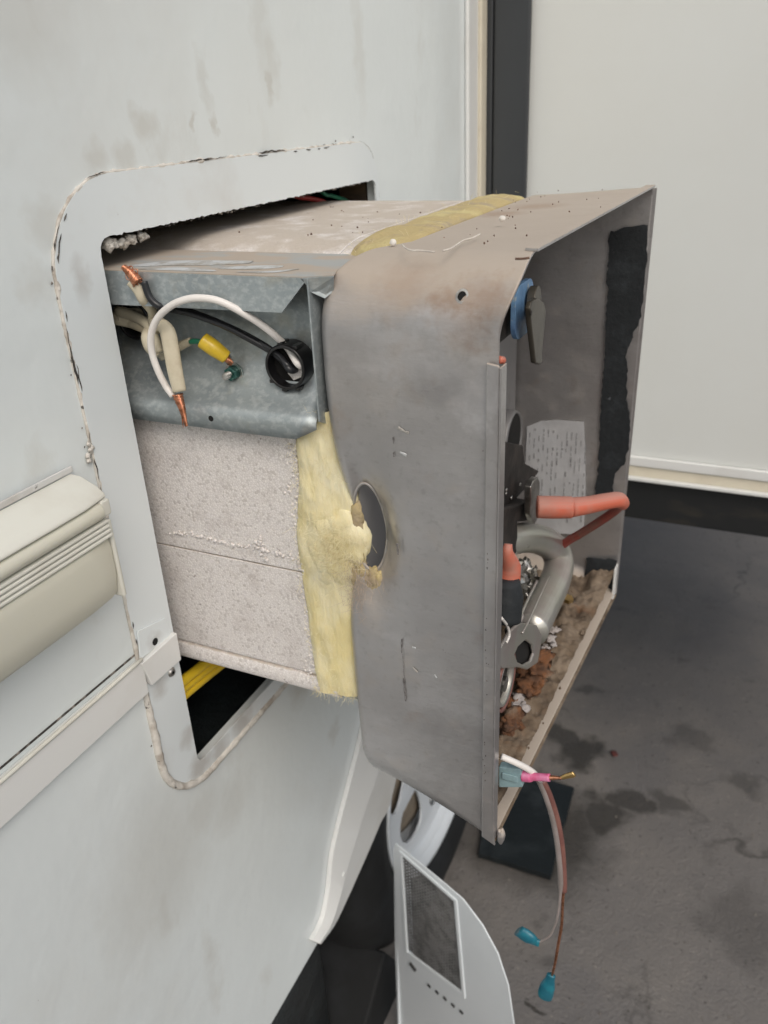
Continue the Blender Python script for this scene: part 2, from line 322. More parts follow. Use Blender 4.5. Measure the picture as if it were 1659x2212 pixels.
# ================================================================== GROUND
mb = MB(); s = 60; n = 2
mb.add([(-s, -s, 0), (s, -s, 0), (s, s, 0), (-s, s, 0)], [(0, 1, 2, 3)])
ground = mb.out('ground', 'asphalt'); tag(ground, kind='structure')
def blot(name, c, r, z, m, seed, sy=1):
    pts = [(c[0] + r * (1 + .45 * noise.noise(Vector((math.cos(a) * 1.6, math.sin(a) * 1.6, seed)))) * math.cos(a),
            c[1] + sy * r * (1 + .45 * noise.noise(Vector((math.cos(a) * 1.6, math.sin(a) * 1.6, seed)))) * math.sin(a)) for a in [2 * PI * i / 40 for i in range(40)]]
    o = mesh_obj(name, [(p[0], p[1], z) for p in pts], [tuple(range(40))], m); return tag(o, kind='structure')
def spots3(m, spots, col, nscale, amp, org, rough=None):
    # dirt and wear of given places: (x, y, z, radius, strength[, stretch])
    t = m.node_tree; N = t.nodes; L = t.links; p = N['Principled BSDF']; tc = N.new('ShaderNodeTexCoord')
    n = N.new('ShaderNodeTexNoise'); n.inputs['Scale'].default_value = nscale; n.inputs['Detail'].default_value = 8; L.new(tc.outputs['Object'], n.inputs['Vector'])
    ad = N.new('ShaderNodeVectorMath'); ad.operation = 'MULTIPLY_ADD'; L.new(n.outputs['Color'], ad.inputs[0]); ad.inputs[1].default_value = (amp, amp, amp); L.new(tc.outputs['Object'], ad.inputs[2])
    tot = None
    for sp in spots:
        x, y, z, r, k = sp[:5]; st = sp[5] if len(sp) > 5 else (1, 1, 1)
        mp = N.new('ShaderNodeVectorMath'); mp.operation = 'MULTIPLY'; L.new(ad.outputs[0], mp.inputs[0]); mp.inputs[1].default_value = st
        d = N.new('ShaderNodeVectorMath'); d.operation = 'DISTANCE'; L.new(mp.outputs[0], d.inputs[0]); d.inputs[1].default_value = tuple((a - o + amp * .5) * s_ for a, o, s_ in zip((x, y, z), org, st))
        q = N.new('ShaderNodeMapRange'); q.inputs['From Min'].default_value = r; q.inputs['From Max'].default_value = r * .3; q.inputs['To Max'].default_value = k; L.new(d.outputs['Value'], q.inputs['Value'])
        if tot is None: tot = q.outputs[0]
        else:
            a = N.new('ShaderNodeMath'); a.operation = 'MAXIMUM'; L.new(tot, a.inputs[0]); L.new(q.outputs[0], a.inputs[1]); tot = a.outputs[0]
    mx = N.new('ShaderNodeMix'); mx.data_type = 'RGBA'; L.new(tot, mx.inputs['Factor']); L.new(p.inputs['Base Color'].links[0].from_socket, mx.inputs['A']); mx.inputs['B'].default_value = (*col, 1)
    L.new(mx.outputs['Result'], p.inputs['Base Color'])
HO = (.02, .62, .945)
spots3(M['pan'], [(*(0.2479, 0.4310, 1.2433), .022, .55), (*(0.2343, 0.4310, 1.2503), .016, .55), (*(0.2598, 0.4310, 1.2540), .018, .5), (*(0.2546, 0.4310, 1.2436), .010, .6), (*(0.2506, 0.4310, 1.2561), .018, .35), (*(0.2067, 0.4310, 1.2645), .03, .3), (*(0.2162, 0.6882, 1.2760), .03, .4), (*(0.1998, 0.6418, 1.2760), .025, .45)], (.30, .185, .115), 160, .022, HO)
spots3(M['pan'], [(*(0.2534, 0.4310, 1.2010), .022, .6), (*(0.2563, 0.4310, 1.1873), .014, .6), (*(0.2164, 0.4310, 1.2145), .045, .5, (1, 1, 3.2)), (*(0.2341, 0.4310, 1.2399), .030, .45, (1, 1, 2.5)), (*(0.2081, 0.4310, 1.2290), .035, .4, (1, 1, 3)), (*(0.2450, 0.4310, 1.2113), .030, .4, (1, 1, 2.5))], (.62, .61, .62), 240, .016, HO)
spots3(M['pan'], [(*(0.2336, 0.4310, 1.2048), .035, .45, (1, 1, 1.8)), (*(0.2019, 0.4310, 1.1509), .05, .3), (*(0.2315, 0.4310, 1.0550), .06, .3), (*(0.1961, 0.4310, 1.0921), .012, .5), (*(0.2440, 0.4310, 0.9400), .04, .3)], (.27, .26, .265), 60, .03, HO)
WO = (0, .6, 0)
spots3(M['fibreglass'], [(*(0.0000, 0.3539, 0.7817), .075, .32, (1, 1, .7)), (*(0.0000, 0.3242, 0.7709), .05, .28, (1, 1, .6)), (*(0.0000, 0.4114, 0.7896), .04, .30), (*(0.0000, 0.4557, 0.7584), .04, .25), (*(0.0000, 0.4863, 1.3483), .016, .45), (*(0.0000, 0.5386, 1.3460), .007, .5, (1, 1.6, .9)), (*(0.0000, 0.5642, 1.3452), .009, .5, (1, 1.6, .8)), (*(0.0000, 0.6547, 1.3899), .022, .30, (1, 1.4, .7)), (*(0.0000, 0.6503, 1.3749), .012, .5, (1, 1.6, .6)),
    (*(0.0000, 0.5597, 1.3729), .016, .28, (1, 1.6, .6)), (*(0.0000, 0.8197, 1.4095), .03, .25, (1, 2, .4)), (*(0.0000, 0.6432, 1.4185), .03, .22, (1, 2, .5)), (*(0.0000, 0.3951, 1.4062), .05, .25), (*(0.0000, 0.4351, 1.3296), .014, .35), (*(-0.0000, 0.4608, 1.3280), .014, .35), (*(0.0000, 0.3829, 1.2988), .020, .3), (*(0.0000, 0.3633, 1.2646), .018, .3), (*(-0.0000, 0.5965, 0.7988), .03, .5), (*(0.0000, 0.6538, 0.6881), .02, .35)], (.48, .46, .41), 60, .03, WO)
spots3(M['flange'], [(*(0.0000, 0.4229, 0.8369), .022, .55), (*(0.0000, 0.4500, 0.8325), .02, .5), (*(0.0000, 0.4883, 0.8343), .02, .5), (*(0.0000, 0.4133, 0.8790), .014, .4), (*(0.0000, 0.3942, 0.9470), .014, .4), (*(0.0000, 0.3964, 0.9879), .012, .35), (*(0.0000, 0.3994, 1.2633), .010, .35, (1, 1, .5))], (.34, .30, .26), 90, .016, WO)
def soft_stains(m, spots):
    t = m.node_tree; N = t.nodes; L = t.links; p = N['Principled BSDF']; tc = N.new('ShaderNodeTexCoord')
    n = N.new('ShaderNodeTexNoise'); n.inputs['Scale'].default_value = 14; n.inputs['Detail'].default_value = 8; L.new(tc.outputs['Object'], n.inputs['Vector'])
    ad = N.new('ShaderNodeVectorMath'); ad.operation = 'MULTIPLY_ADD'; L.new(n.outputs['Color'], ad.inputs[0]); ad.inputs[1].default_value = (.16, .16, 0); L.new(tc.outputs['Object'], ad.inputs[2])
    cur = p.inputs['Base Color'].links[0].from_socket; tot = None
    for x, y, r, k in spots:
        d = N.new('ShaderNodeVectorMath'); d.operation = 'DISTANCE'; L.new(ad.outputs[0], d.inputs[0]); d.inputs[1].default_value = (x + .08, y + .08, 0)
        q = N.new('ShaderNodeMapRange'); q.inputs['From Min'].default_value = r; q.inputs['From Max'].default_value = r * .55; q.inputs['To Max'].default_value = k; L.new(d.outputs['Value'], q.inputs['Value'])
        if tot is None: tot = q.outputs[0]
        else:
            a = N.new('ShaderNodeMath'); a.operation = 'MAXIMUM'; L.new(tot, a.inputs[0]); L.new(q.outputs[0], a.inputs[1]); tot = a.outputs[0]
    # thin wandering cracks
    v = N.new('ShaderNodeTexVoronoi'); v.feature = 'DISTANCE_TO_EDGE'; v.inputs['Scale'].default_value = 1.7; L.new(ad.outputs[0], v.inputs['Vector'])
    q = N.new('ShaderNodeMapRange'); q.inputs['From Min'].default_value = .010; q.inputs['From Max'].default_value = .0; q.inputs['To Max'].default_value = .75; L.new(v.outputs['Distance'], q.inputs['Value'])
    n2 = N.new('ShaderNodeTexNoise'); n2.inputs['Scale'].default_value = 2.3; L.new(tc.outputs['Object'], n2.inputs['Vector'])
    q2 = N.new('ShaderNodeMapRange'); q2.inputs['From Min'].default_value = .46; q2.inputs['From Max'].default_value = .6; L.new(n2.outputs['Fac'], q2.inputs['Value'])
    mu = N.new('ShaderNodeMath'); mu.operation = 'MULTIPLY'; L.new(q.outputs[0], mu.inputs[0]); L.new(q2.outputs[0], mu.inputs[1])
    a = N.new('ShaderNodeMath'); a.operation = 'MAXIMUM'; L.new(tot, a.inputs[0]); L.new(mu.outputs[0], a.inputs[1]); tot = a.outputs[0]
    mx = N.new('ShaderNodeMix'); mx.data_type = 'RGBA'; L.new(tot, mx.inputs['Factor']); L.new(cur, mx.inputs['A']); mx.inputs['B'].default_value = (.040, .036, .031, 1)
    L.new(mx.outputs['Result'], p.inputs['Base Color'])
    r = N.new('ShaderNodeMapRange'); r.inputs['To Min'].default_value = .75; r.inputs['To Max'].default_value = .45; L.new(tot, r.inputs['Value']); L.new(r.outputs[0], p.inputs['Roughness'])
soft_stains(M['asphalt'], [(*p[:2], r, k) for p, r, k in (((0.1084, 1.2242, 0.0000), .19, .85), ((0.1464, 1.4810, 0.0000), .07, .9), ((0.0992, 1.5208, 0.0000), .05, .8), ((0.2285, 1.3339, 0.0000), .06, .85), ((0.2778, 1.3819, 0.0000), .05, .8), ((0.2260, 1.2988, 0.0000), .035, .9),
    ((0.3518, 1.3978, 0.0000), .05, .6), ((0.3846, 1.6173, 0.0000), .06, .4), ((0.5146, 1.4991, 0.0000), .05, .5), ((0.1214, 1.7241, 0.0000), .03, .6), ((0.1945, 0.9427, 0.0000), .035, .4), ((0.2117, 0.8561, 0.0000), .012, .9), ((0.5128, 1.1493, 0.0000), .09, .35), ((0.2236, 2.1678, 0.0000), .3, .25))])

# ================================================================== TRAILER
trailer = empty('travel_trailer', (0, .6, 0), 'white travel trailer whose side wall has a rectangular opening cut in it', 'trailer')
OPEN = rrect(.4205, .8385, .842, 1.284, .009, 4)
def jag(loop):
    out = []
    for i, p in enumerate(loop):
        q = loop[(i + 1) % len(loop)]; L_ = math.dist(p, q); k = max(1, int(L_ / .0022))
        for j in range(k):
            t = j / k; a = p[0] + (q[0] - p[0]) * t; b = p[1] + (q[1] - p[1]) * t
            if k > 1:
                amp = .0011 if b > 1.27 else .0004
                a += amp * .5 * noise.noise(Vector((a * 600, b * 600, 1))); b += amp * (noise.noise(Vector((a * 500, b * 500, 4))) + .7 * noise.noise(Vector((a * 1300, b * 900, 7))))
            out.append((a, b))
    return out
OPENJ = jag(OPEN)
arch = [(.60 + .0, .437)]
ARCH = [(p[1], p[2]) for p in [(0.0000, 0.5738, 0.4167), (0.0000, 0.6035, 0.4080), (0.0000, 0.6367, 0.4111), (0.0000, 0.7094, 0.4287), (0.0000, 0.7943, 0.4489)]]
ARCH = ARCH + [(.87, .56), (.95, .66), (1.03, .70), (1.10, .71), (1.14, .712)]
outer = [(-3.2, 2.75), (-3.2, .437)] + ARCH + [(1.14, 2.75)]
wall = plate('side_wall', outer, [[(p[0], p[1]) for p in rrect(.4125, .8465, .8345, 1.2915, .009, 4)]], wallmap(0), (-.012, 0, 0), 'fibreglass', trailer)
for i, (x0, x1, y0, y1, z0, z1, nm, m) in enumerate(((-2.4, -.0125, -3.2, 5.5, 2.70, 2.76, 'roof', 'trim_white'), (-2.4, -2.37, -3.2, 5.5, .437, 2.69, 'far_wall', 'fibreglass'),
        (-2.36, -.0125, -3.2, .56, .40, .436, 'underbelly', 'dark'), (-2.36, -.0125, -3.2, -3.17, .437, 2.69, 'front_wall', 'fibreglass'), (-.30, -.26, -3.1, 5.4, .20, .398, 'chassis_rail', 'dark'),
        (-.5, -.014, .565, 1.5, .735, .76, 'wheel_well', 'dark'), (-.5, -.48, .565, 1.5, .1, .733, 'wheel_well', 'dark'), (-.478, -.014, .565, .58, .38, .733, 'wheel_well', 'dark'))):
    MB().box(x0, x1, y0, y1, z0, z1).out(nm, m, trailer, bevel=.003)
MB().box(-.9, -.055, -2.0, .66, .03, .398).out('shade_block', 'dark', trailer, bevel=.01)  # added black box, stands in for the shadow under the trailer
# compartment behind the opening
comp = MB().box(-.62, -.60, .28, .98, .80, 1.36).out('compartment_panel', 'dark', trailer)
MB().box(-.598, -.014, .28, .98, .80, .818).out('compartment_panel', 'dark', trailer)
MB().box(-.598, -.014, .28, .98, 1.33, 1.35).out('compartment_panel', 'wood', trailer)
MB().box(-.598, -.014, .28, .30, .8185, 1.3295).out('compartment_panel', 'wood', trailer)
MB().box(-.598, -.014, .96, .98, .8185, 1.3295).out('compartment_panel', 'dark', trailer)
st = MB().box(-.0135, -.045, .30, .415, .82, 1.328); st.out('wall_stud', 'wood', trailer)
st = MB().box(-.0135, -.045, .845, .96, .82, 1.328); st.out('wall_stud', 'wood', trailer)
MB().box(-.045, -.0135, .4155, .8445, 1.292, 1.328).out('wall_stud', 'wood', trailer)
MB().box(-.20, -.06, .4155, .47, .885, .925).out('wood_cleat', 'wood', trailer)
# sheet flange round the cut-out
FL = rrect(.379, .846, .8235, 1.3215, [.045, .062, .055, .03], 10)
plate('cutout_flange', FL, [OPENJ], wallmap(.0022), (-.0021, 0, 0), 'flange', trailer)
# the dirty lower strip of the flange and its sealant
def along(loop, step=.003):
    out = []
    for i in range(len(loop)):
        p = loop[i]; q = loop[(i + 1) % len(loop)]; k = max(1, int(math.dist(p, q) / step))
        for j in range(k): out.append((p[0] + (q[0] - p[0]) * j / k, p[1] + (q[1] - p[1]) * j / k))
    return out
ring = along(FL)
mb = MB(); P = []; Rr = []
for a, b in ring:
    nn = noise.noise(Vector((a * 90, b * 90, 2))); n2 = noise.noise(Vector((a * 300, b * 300, 8)))
    low = max(0, min(1, (1.02 - b) / .12)); left = 1 if a < .44 else 0
    right = 1 if a > .80 else 0
    r = .0011 + .0014 * max(0, nn) + .0008 * max(0, n2) + low * (.0022 if not right else .001) - right * .0006
    P.append((.0008 + low * .0006, a + nn * .0012, b + n2 * .0010)); Rr.append(max(.0003, r))
P.append(P[0]); Rr.append(Rr[0])
mb.tube(P, Rr, 8, False); tag(mb.out('sealant_bead', 'caulk', trailer, smooth=True), kind='stuff')
mb = MB(); rnd = random.Random(4); run = []
for k in range(len(ring) * 2):   # dark crack that opens and closes beside the bead, in two wandering strands
    a, b = ring[k % len(ring)]; st2 = k // len(ring)
    v = noise.noise(Vector((a * 26, b * 26, 3 + st2 * 9))) + .6 * noise.noise(Vector((a * 110, b * 110, 5 + st2)))
    ok = v > (.02 if st2 == 0 else .22) and (a < .80 or b > 1.262) and (b > 1.0 or v > .35)
    r = min(.0008, max(0, v) * .0011) * (1 if a < .80 else .35)
    if ok: run.append(((.0024, a + (.0012 if st2 else -.0010) + .0016 * noise.noise(Vector((a * 140, b * 140, 1 + st2))), b + (-.0012 if st2 else .0012) + .0016 * noise.noise(Vector((a * 140, b * 140, 6 + st2)))), r))
    if (not ok or k == len(ring) - 1) and run:
        if len(run) > 2: run[0] = (run[0][0], .00005); run[-1] = (run[-1][0], .00005); mb.tube([q[0] for q in run], [q[1] for q in run], 6)
        run = []
for _ in range(60):
    a, b = rnd.choice(ring)
    if a < .84: mb.lump((.0012, a + rnd.gauss(0, .004), b + rnd.gauss(0, .004)), rnd.uniform(.0003, .001), rnd.random(), .6, 6, (.4, 1, 1))
for _ in range(90):   # frayed scraps of membrane on the upper cut edge
    a = rnd.uniform(.43, .83); mb.lump((.001, a, 1.2838 - rnd.random() * .0012), rnd.uniform(.0003, .0009), rnd.random(), .8, 6, (1, 1.4, .9))
tag(mb.out('sealant_crack', 'crack', trailer), kind='stuff')
mb = MB()
for _ in range(26): mb.lump((-.004, rnd.uniform(.432, .475), 1.280 - rnd.random() * .004), rnd.uniform(.001, .0032), rnd.random(), .9, 8, (1, 1.2, .9))
for p in [(0.0020, 0.3767, 1.1593), (0.0020, 0.3768, 1.1553), (0.0020, 0.3734, 1.1523), (0.0020, 0.3733, 1.1490), (0.0020, 0.3778, 1.1570), (0.0020, 0.3897, 0.9984), (0.0020, 0.3863, 0.9980), (0.0020, 0.3947, 0.9968), (0.0020, 0.3993, 0.9973)]: mb.lump(p, .0022, p[1] * 99, .8, 8, (.6, 1, 1))
tag(mb.out('torn_sealant_scrap', 'caulk', trailer, smooth=True), kind='stuff')
# belt moulding
plate('belt_moulding', [(-3.2, .953), (.3785, .953), (.3785, .9835), (-3.2, .9835)], [], wallmap(.0062), (-.0061, 0, 0), 'trim_white', trailer, bevel=.0012)
tube('moulding_insert', [(.0066, -3.2, .9848), (.0066, -1, .9848), (.0066, .20, .9848), (.0066, .3775, .9856)], .0016, 'lightbox_pale', trailer, n=8)
tag(mesh_obj('moulding_gap', *[(lambda m_: (m_.v, m_.f))(MB().box(.0002, .0008, -3.2, .378, .9872, .9886))][0], 'crack', trailer))
plate('moulding_end_strip', [(p[1], p[2]) for p in [(0.0060, 0.3757, 0.9823), (0.0060, 0.4187, 0.9832), (0.0060, 0.4182, 0.9573), (0.0060, 0.3817, 0.9579)]], [], wallmap(.0075), (-.0050, 0, 0), 'trim_white', trailer, bevel=.0008)
plate('patch_plate', [(p[1], p[2]) for p in [(0.0030, 0.3823, 1.0072), (0.0030, 0.4128, 0.9998), (0.0030, 0.4157, 0.9817), (0.0030, 0.3791, 0.9835)]], [], wallmap(.0040), (-.0016, 0, 0), 'flange', trailer, bevel=.0004)
o = cyl((0.0042, 0.3969, 0.9882), (1, 0, 0), .0030, .0003, 16); tag(o.out('screw_hole', 'hole', trailer))
sc = (0.0024, 0.4099, 0.9492)
mb = cyl(sc, (1, 0, 0), .0042, .0015, 20, .0028); scr = mb.out('screw', 'steel', trailer, smooth=False)
cyl((sc[0] + .0015, sc[1], sc[2]), (1, 0, 0), .0013, .0002, 8).out('screw_recess', 'hole', scr)
# cream exterior light housing on the wall
light = empty('exterior_light', (0, .30, 1.10)); light.parent = trailer; light.location = (0, .30 - .6, 1.10)
def ysweep(name, prof, y0, y1, m, parent, taper=0, bevel=.001, crown=0):
    vs_ = []; n = len(prof); K = 14
    for k in range(K + 1):
        t = k / K; y = y0 + (y1 - y0) * t
        e = max(0, (t - .9) / .1) if taper else 0
        s_ = 1 - taper * e * e
        vs_ += [(.002 + (p[0] - .002) * s_, y, p[1]) for p in prof]
    fs = [(k * n + i, k * n + (i + 1) % n, (k + 1) * n + (i + 1) % n, (k + 1) * n + i) for k in range(K) for i in range(n)]
    fs += [tuple(range(n)), tuple(K * n + i for i in range(n))[::-1]]
    return mesh_obj(name, vs_, fs, m, parent, bevel=bevel)
hood = ysweep('hood', [(.0024, 1.1475), (.012, 1.1468), (.026, 1.1415), (.0315, 1.1375), (.0325, 1.1345), (.0024, 1.1345)], .05, .3555, 'lightbox_pale', light, .10, .0012)
roll = ysweep('rolled_edge', [(.003, 1.1338)] + [(.0275 + .0062 * math.cos(t), 1.1278 + .0060 * math.sin(t)) for t in [PI / 2 - i * PI / 8 for i in range(9)]] + [(.003, 1.1218)], .05, .3475, 'lightbox', light, 0, .0004)
for i in range(4):
    z = 1.1212 - i * .0034
    ysweep('rib', [(.003, z), (.0295, z), (.0315, z - .0007), (.0315, z - .0025), (.0295, z - .0031), (.003, z - .0031)], .05, .3508 + i * .0004, 'lightbox_pale', light, 0, .0005)
ysweep('lens', [(.003, 1.1072), (.0298, 1.1072), (.0312, 1.100), (.0310, 1.080), (.0275, 1.0645), (.020, 1.0575), (.003, 1.0560)], .05, .3520, 'lightbox', light, .10, .0015)
MB().box(.003, .029, .3525, .3560, 1.0600, 1.1190).out('end_cap', 'lightbox_pale', light, bevel=.0015)
MB().box(.003, .0315, .3478, .3556, 1.1230, 1.1342).out('end_cap', 'lightbox_pale', light, bevel=.0015)
MB().box(.0024, .004, .05, .357, 1.148, 1.1525).out('mounting_flange', 'flange_dirty', light, bevel=.0008)
# corner mouldings, rubber seal, slide-out room
plate('corner_moulding', [(1.122, .712), (1.160, .712), (1.160, 2.75), (1.122, 2.75)], [], wallmap(.006), (-.0058, 0, 0), 'trim_white', trailer, bevel=.002)
plate('corner_moulding_lip', [(1.1605, .712), (1.184, .712), (1.184, 2.75), (1.1605, 2.75)], [], wallmap(.010), (-.024, 0, 0), 'trim_cream', trailer, bevel=.002)
MB().box(-.01, .0165, 1.186, 1.194, .76, 2.72).out('slide_seal', 'seal', trailer, bevel=.002)
MB().box(.0175, .066, 1.186, 1.197, .76, 2.72).out('slide_seal', 'seal', trailer, bevel=.003)
slide = empty('slide_out_room', (0, 1.2, .8)); slide.parent = trailer; slide.location = (0, .6, .8)
MB().box(.0, .95, 1.2, 2.3, .858, 2.62).out('room_box', 'slide', slide, bevel=.004)
MB().box(.0, .952, 1.193, 1.199, .846, .862).out('lower_trim', 'trim_white', slide, bevel=.002)
MB().box(.0, .952, 1.196, 1.206, .829, .8455).out('lower_trim', 'trim_cream', slide, bevel=.001)
MB().box(.0, .952, 1.189, 1.203, .8235, .8288).out('lower_trim', 'trim_white', slide, bevel=.001)
MB().box(.0, .945, 1.205, 2.29, .752, .823).out('skirt', 'black', slide, bevel=.003)
# wheel arch trim
L1 = [(0.0080, 0.5504, 0.4478), (0.0080, 0.5770, 0.4513), (0.0080, 0.5987, 0.4803), (0.0080, 0.6153, 0.5234), (0.0080, 0.6431, 0.5587), (0.0080, 0.6764, 0.5937), (0.0080, 0.7092, 0.6305)]
R1 = [(0.0080, 0.5631, 0.4257), (0.0080, 0.5988, 0.4178), (0.0080, 0.6335, 0.4230), (0.0080, 0.6719, 0.4326), (0.0080, 0.7093, 0.4430), (0.0080, 0.7439, 0.4540), (0.0080, 0.7813, 0.4642)]
tail_l = [(.008, .80, .74), (.008, .92, .81), (.008, 1.03, .835)]; tail_r = [(.008, .87, .575), (.008, .95, .675), (.008, 1.03, .715)]
A = cr(list(L1) + tail_l, 5); B = cr(list(R1) + tail_r, 5)
vs_ = []
for a, b in zip(A, B):
    c1 = a.lerp(b, .42); c2 = a.lerp(b, .48)
    vs_ += [Vector((.0004, a.y, a.z)), Vector((.006, a.y, a.z)), Vector((.013, c1.y, c1.z)), Vector((.011, c2.y, c2.z)), Vector((.009, b.y, b.z)), Vector((-.02, b.y, b.z))]
n_ = 6; fs = [(k * n_ + i, k * n_ + i + 1, (k + 1) * n_ + i + 1, (k + 1) * n_ + i) for k in range(len(A) - 1) for i in range(n_ - 1)]
fs += [(0, 1, 2, 3, 4, 5)]
mesh_obj('wheel_arch_trim', vs_, fs, 'trim_white', trailer, bevel=.0008)
rv = (0.0105, 0.6278, 0.4797)
cyl(rv, (1, 0, 0), .0048, .0022, 16, .0030).out('rivet', 'trim_white', trailer)
# wheel
whl = empty('wheel', (-.03, 1.03, .352)); whl.parent = trailer; whl.location = (-.03, .43, .352)
def lathe(name, prof, c, m, parent, n=64, closed=True):
    vs_ = [(c[0] + x, c[1] + r * math.cos(2 * PI * j / n), c[2] + r * math.sin(2 * PI * j / n)) for x, r in prof for j in range(n)]
    k = len(prof); fs = [(i * n + j, i * n + (j + 1) % n, ((i + 1) % k) * n + (j + 1) % n, ((i + 1) % k) * n + j) for i in range(k if closed else k - 1) for j in range(n)]
    return mesh_obj(name, vs_, fs, m, parent, smooth=True)
WC = (0, 1.03, .352)
lathe('tyre', [(-.19, .225), (-.20, .27), (-.195, .315), (-.175, .340), (-.14, .350), (-.06, .350), (-.025, .340), (-.005, .315), (.002, .275), (-.012, .232), (-.03, .222), (-.17, .222)], WC, 'tyre', whl)
lathe('rim', [(-.016, .228), (-.010, .229), (-.010, .222), (-.020, .214), (-.030, .205), (-.060, .198), (-.150, .190), (-.17, .224), (-.175, .224), (-.155, .186), (-.062, .193), (-.034, .200), (-.022, .212)], WC, 'rim', whl)
wins = []
for k in range(6):
    a0 = math.radians(230 + 60 * k); pts = []
    for i in range(18):
        t = 2 * PI * i / 18; rr = .133 + .044 * math.cos(t); aa = a0 + (.40) * math.sin(t) * (1 + .15 * math.cos(t))
        pts.append((1.03 + rr * math.cos(aa), .352 + rr * math.sin(aa)))
    wins.append(pts)
plate('rim_disc', circ(1.03, .352, .203, 64), wins, lambda a, b: (-.034 - .10 * max(0, .16 - math.dist((a, b), (1.03, .352))), a, b), (-.004, 0, 0), 'rim', whl, bevel=.001)
lathe('brake_drum', [(-.048, .02), (-.050, .10), (-.052, .150), (-.058, .172), (-.15, .178), (-.15, .02)], WC, 'drum', whl)
cyl((-.046, .935, .290), (-1, 0, 0), .010, .012, 14).out('drum_bolt', 'gold', whl)
cyl((-.05, 1.03, .352), (1, 0, 0), .035, .06, 24).out('hub_cap', 'rim', whl)
w2 = None
# ================================================================== WATER HEATER
heater = empty('water_heater', (.02, .62, .945), 'grey steel water heater pulled part way out of the trailer wall opening', 'water heater')
FY, FB, BX = .440, .945, .1225
def yz_extrude(name, prof, x0, x1, m, parent, nx=60, disp=0, end=True):
    n = len(prof); vs_ = []
    for k in range(nx + 1):
        x = x0 + (x1 - x0) * k / nx
        for (y, z) in prof:
            d = disp * noise.noise(Vector((x * 60, y * 60, z * 60)))
            vs_.append((x, y + d, z + d))
    fs = [(k * n + i, k * n + (i + 1) % n, (k + 1) * n + (i + 1) % n, (k + 1) * n + i) for k in range(nx) for i in range(n)]
    fs += [tuple(range(n)), tuple(nx * n + i for i in range(n))[::-1]]
    return mesh_obj(name, vs_, fs, m, parent, smooth=False, bevel=.0008)
# seam between the two foam shells runs at z 1.049
up = [(FY, 1.0496), (FY, 1.164), (.5075, 1.164), (.5075, 1.2490)] + [(.5075 + .055 * (1 - math.cos(t)), 1.2490 + .0195 * math.sin(t)) for t in [PI / 2 * i / 8 for i in range(1, 9)]] + [(.776, 1.2695), (.792, 1.264), (.797, 1.25), (.797, 1.0496)]
yz_extrude('upper_foam_shell', up, -.33, BX, 'foam', heater)
cap = [(.5080, 1.175), (.5080, 1.2489)] + [(.5080 + .055 * (1 - math.cos(t)), 1.2489 + .0195 * math.sin(t)) for t in [PI / 2 * i / 8 for i in range(1, 9)]] + [(.60, 1.2687), (.68, 1.2690), (.775, 1.2692), (.791, 1.2637), (.796, 1.25), (.796, 1.175)]
fc = yz_extrude('foam_shell_front', cap, BX + .0005, .149, 'foam', heater, 20)
for v in fc.data.vertices:   # its front edge runs at a slant
    x, y = v.co.x + .02, v.co.y + .62
    v.co.x = BX + .0005 + (x - BX - .0005) * (.1385 + .0008 * noise.noise(Vector((y * 60, 0, 2))) - BX) / (.149 - BX) - .02
lo = [(FY, 1.0488), (.81, 1.0488), (.81, .960), (.79, .945), (.475, .945), (.462, .9465), (.456, .951), (FY + .0012, .957), (FY, .960)]
yz_extrude('lower_foam_shell', lo, -.33, BX, 'foam', heater)
# moulded lower rail of the foam, running on beneath the glass wool
rl = [(FY - .0005, .9555), (FY + .004, .9570), (.80, .9440), (.80, .9370), (.447, .9370), (FY - .001, .9420), (FY - .003, .9480)]
yz_extrude('foam_bottom_rail', rl, -.33, .1400, 'foam', heater)
MB().box(-.33, .168, .452, .80, .9325, .9368).out('base_strap', 'galv_dark', heater, bevel=.001)
# beads pushed out along the mould line
mb = MB(); rnd = random.Random(9)
for i in range(70):
    x = -.005 + .128 * rnd.random() ** .9; mb.lump((x, FY - .0003, 1.062 + rnd.gauss(0, .0012) - (x - .05) * .02), rnd.uniform(.0007, .0016), rnd.random(), .2, 6)
for i in range(26): mb.lump((.083 + rnd.gauss(0, .002), FY - .0004, 1.0665 + rnd.gauss(0, .004)), rnd.uniform(.0008, .0018), rnd.random(), .2, 6)
for i in range(240):
    z = rnd.uniform(.955, 1.155); mb.lump((BX - abs(rnd.gauss(0, .004)), FY + .0003, z), rnd.uniform(.0009, .0016), rnd.random(), .2, 6)
tag(mb.out('loose_foam_bead', 'foam', heater, smooth=True), kind='stuff')

